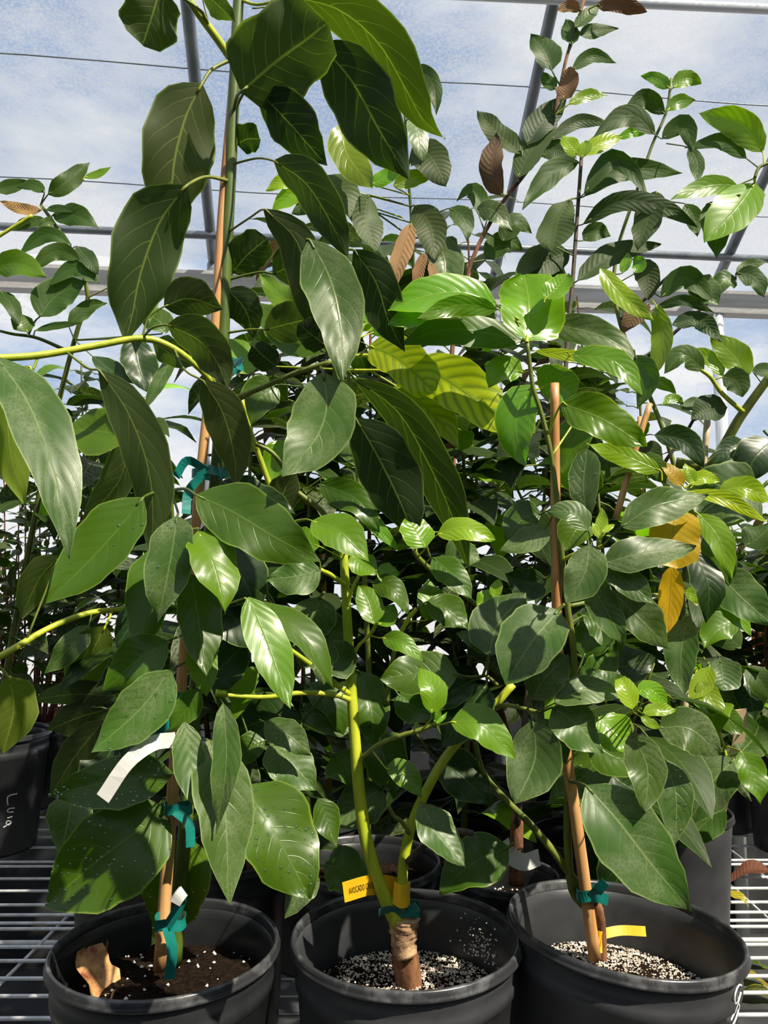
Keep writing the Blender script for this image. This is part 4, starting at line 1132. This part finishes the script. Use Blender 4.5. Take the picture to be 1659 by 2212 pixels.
for i, (px, Y, ty, kk, lab) in enumerate(FILL):
    rn = random.Random(200+i)
    P = Plant('potted_sapling', potpos(px, Y), lab, 'potted tree', 'leafy saplings crowded behind the front row', Y, 200+i)
    pot(P, rn.uniform(.088, .10), .25, .05, 'pot_black', 'pot_black', seg=32)
    top = at(px+rn.uniform(-25, 25), ty, Y); b = P.base+Vector((0, 0, .19))
    mdl = b.lerp(top, .5)+Vector((rn.uniform(-.04, .04), rn.uniform(-.04, .04), 0))
    P.stem3([b, mdl, top], .006, .0025, 'bark_brown' if i % 2 else 'stem_olive', 'trunk', 7, 36)
    for q in range(3):
        s0 = b.lerp(top, rn.uniform(.25, .75)); a = rn.uniform(0, 6.28)
        P.stem3([s0, s0+Vector((math.cos(a)*.09, math.sin(a)*.09, .06)), s0+Vector((math.cos(a)*.15, math.sin(a)*.15, .17))], .0035, .002, 'stem_olive', 'branch', 6, 8)
    ht = top.z-b.z
    bush(P, int(46+48*ht), b.z+.06, top.z+.2, .145, {'d': 6, 'g': 3, 'r': 2, 'l': .5} if kk == 'd' else {'h': 5, 'd': 3, 'l': 1} if kk == 'h' else {'r': 5, 'd': 3, 'g': 2, 'n': .6}, rn)
    if i % 3 == 1:
        P.stem3([b+Vector((.03, -.01, -.02)), at(px+12, ty+120, Y-.02)], .006, .005, 'bamboo', 'stake', 7, 4)

# ================================================================== LOOSE THINGS
def loose_leaf(name, label, group, m, col, c, L, Wd, yaw, pts, shape='e', curl=.5):
    k = 13; mid = catmull([Vector(p)*L for p in pts], k); Ws, Ns = [], []
    for i in range(k):
        T = (mid[min(i+1, k-1)]-mid[max(i-1, 0)]).normalized(); W = T.cross(Vector((0, 0, 1))).normalized(); Ws.append(W); Ns.append(W.cross(T).normalized())
    vs, fs, uv = leaf_geo(mid, Ws, Ns, Wd, shape, curl, .24, random.Random(len(label)), 8)
    zmin = min(v.z for v in vs); vs = [v-Vector((0, 0, zmin)) for v in vs]
    e = tag(empty(name, c), label, 'leaf', group); e.rotation_euler = (0, 0, yaw)
    o = obj('blade', mesh('blade', vs, fs, uv), m, e); o.color = (*col, 1)
    P = [Vector((0, 0, -zmin))+mid[0]*.2, Vector((-.12*L, .01, .01)), Vector((-.22*L, .02, .006))]
    P[0] = mid[0]-Vector((0, 0, zmin)); P[1].z += P[0].z*.6; vs, fs = tube(catmull(P, 6), [.0014]*6, 6)
    obj('stalk', mesh('stalk', vs, fs), m, e).color = (*col, 1)
    return e
zs = BENCH+.25-.055
loose_leaf('fallen_leaf', 'curled orange-brown dry leaf lying on soil inside the black pot', None, 'dry_orange', (.5, .2, .05), (A.base.x-.052, A.base.y-.010, zs+.001), .062, .021, 2.55, [(0, 0, .10), (.25, .02, .06), (.5, .04, .22), (.78, .02, .50), (.98, -.02, .62)], 'b', .40)
loose_leaf('fallen_leaf', 'dull red-brown dry leaf resting on the wire shelf', None, 'leaf_dry', (.10, .035, .02), (*on_plane(1580, 1905, BENCH+.001).xy, BENCH+.001), .11, .028, .15, [(0, 0, .05), (.35, 0, .2), (.7, .05, .22), (1, 0, .1)], 'e', .6)
loose_leaf('fallen_leaf', 'yellow leaf with dark ribs caught on the wires behind the tilted pot', None, 'leaf_mottled', (.5, .36, .03), (*on_plane(1545, 1945, BENCH+.001).xy, BENCH+.001), .065, .018, -.6, [(0, 0, .1), (.35, 0, .3), (.7, .05, .2), (1, 0, .05)], 'e', .5)
for (px, py, a, c_, lab) in ((1580, 2098, .1, (.06, .09, .03), 'green and tan shrivelled leaf on dark floor under the wire shelf'), (1570, 2118, -.5, (.32, .22, .05), 'pale yellow shrivelled leaf on dark floor under the wire shelf'), (1590, 2160, -.3, (.10, .09, .03), 'dark ribbed shrivelled leaf on dark floor beside the scribbled pot')):
    q = on_plane(px, py, .0)
    loose_leaf('fallen_leaf', lab, None, 'leaf_mottled', c_, (q.x, q.y, .001), .15, .03, a, [(0, 0, .05), (.35, 0, .2), (.7, .1, .12), (1, 0, .02)], 'a', .5)
# small pale mushroom
q = on_plane(276, 2000, zs+.004)
e = tag(empty('mushroom', (q.x, q.y, zs)), 'tiny pale yellow mushroom on the dark soil of the black pot', 'mushroom')
vs, fs = tube([Vector((0, 0, -.002)), Vector((.001, 0, .006)), Vector((.002, 0, .013))], [.0022, .002, .002], 8); obj('stem', mesh('stem', vs, fs), 'mushroom_pale', e)
vs, fs = lathe([(.0001, .0225), (.003, .0215), (.0048, .018), (.0052, .014), (.0035, .0115), (.001, .0115)], 14); obj('cap', mesh('cap', vs, fs), 'mushroom_pale', e, (.002, 0, 0))
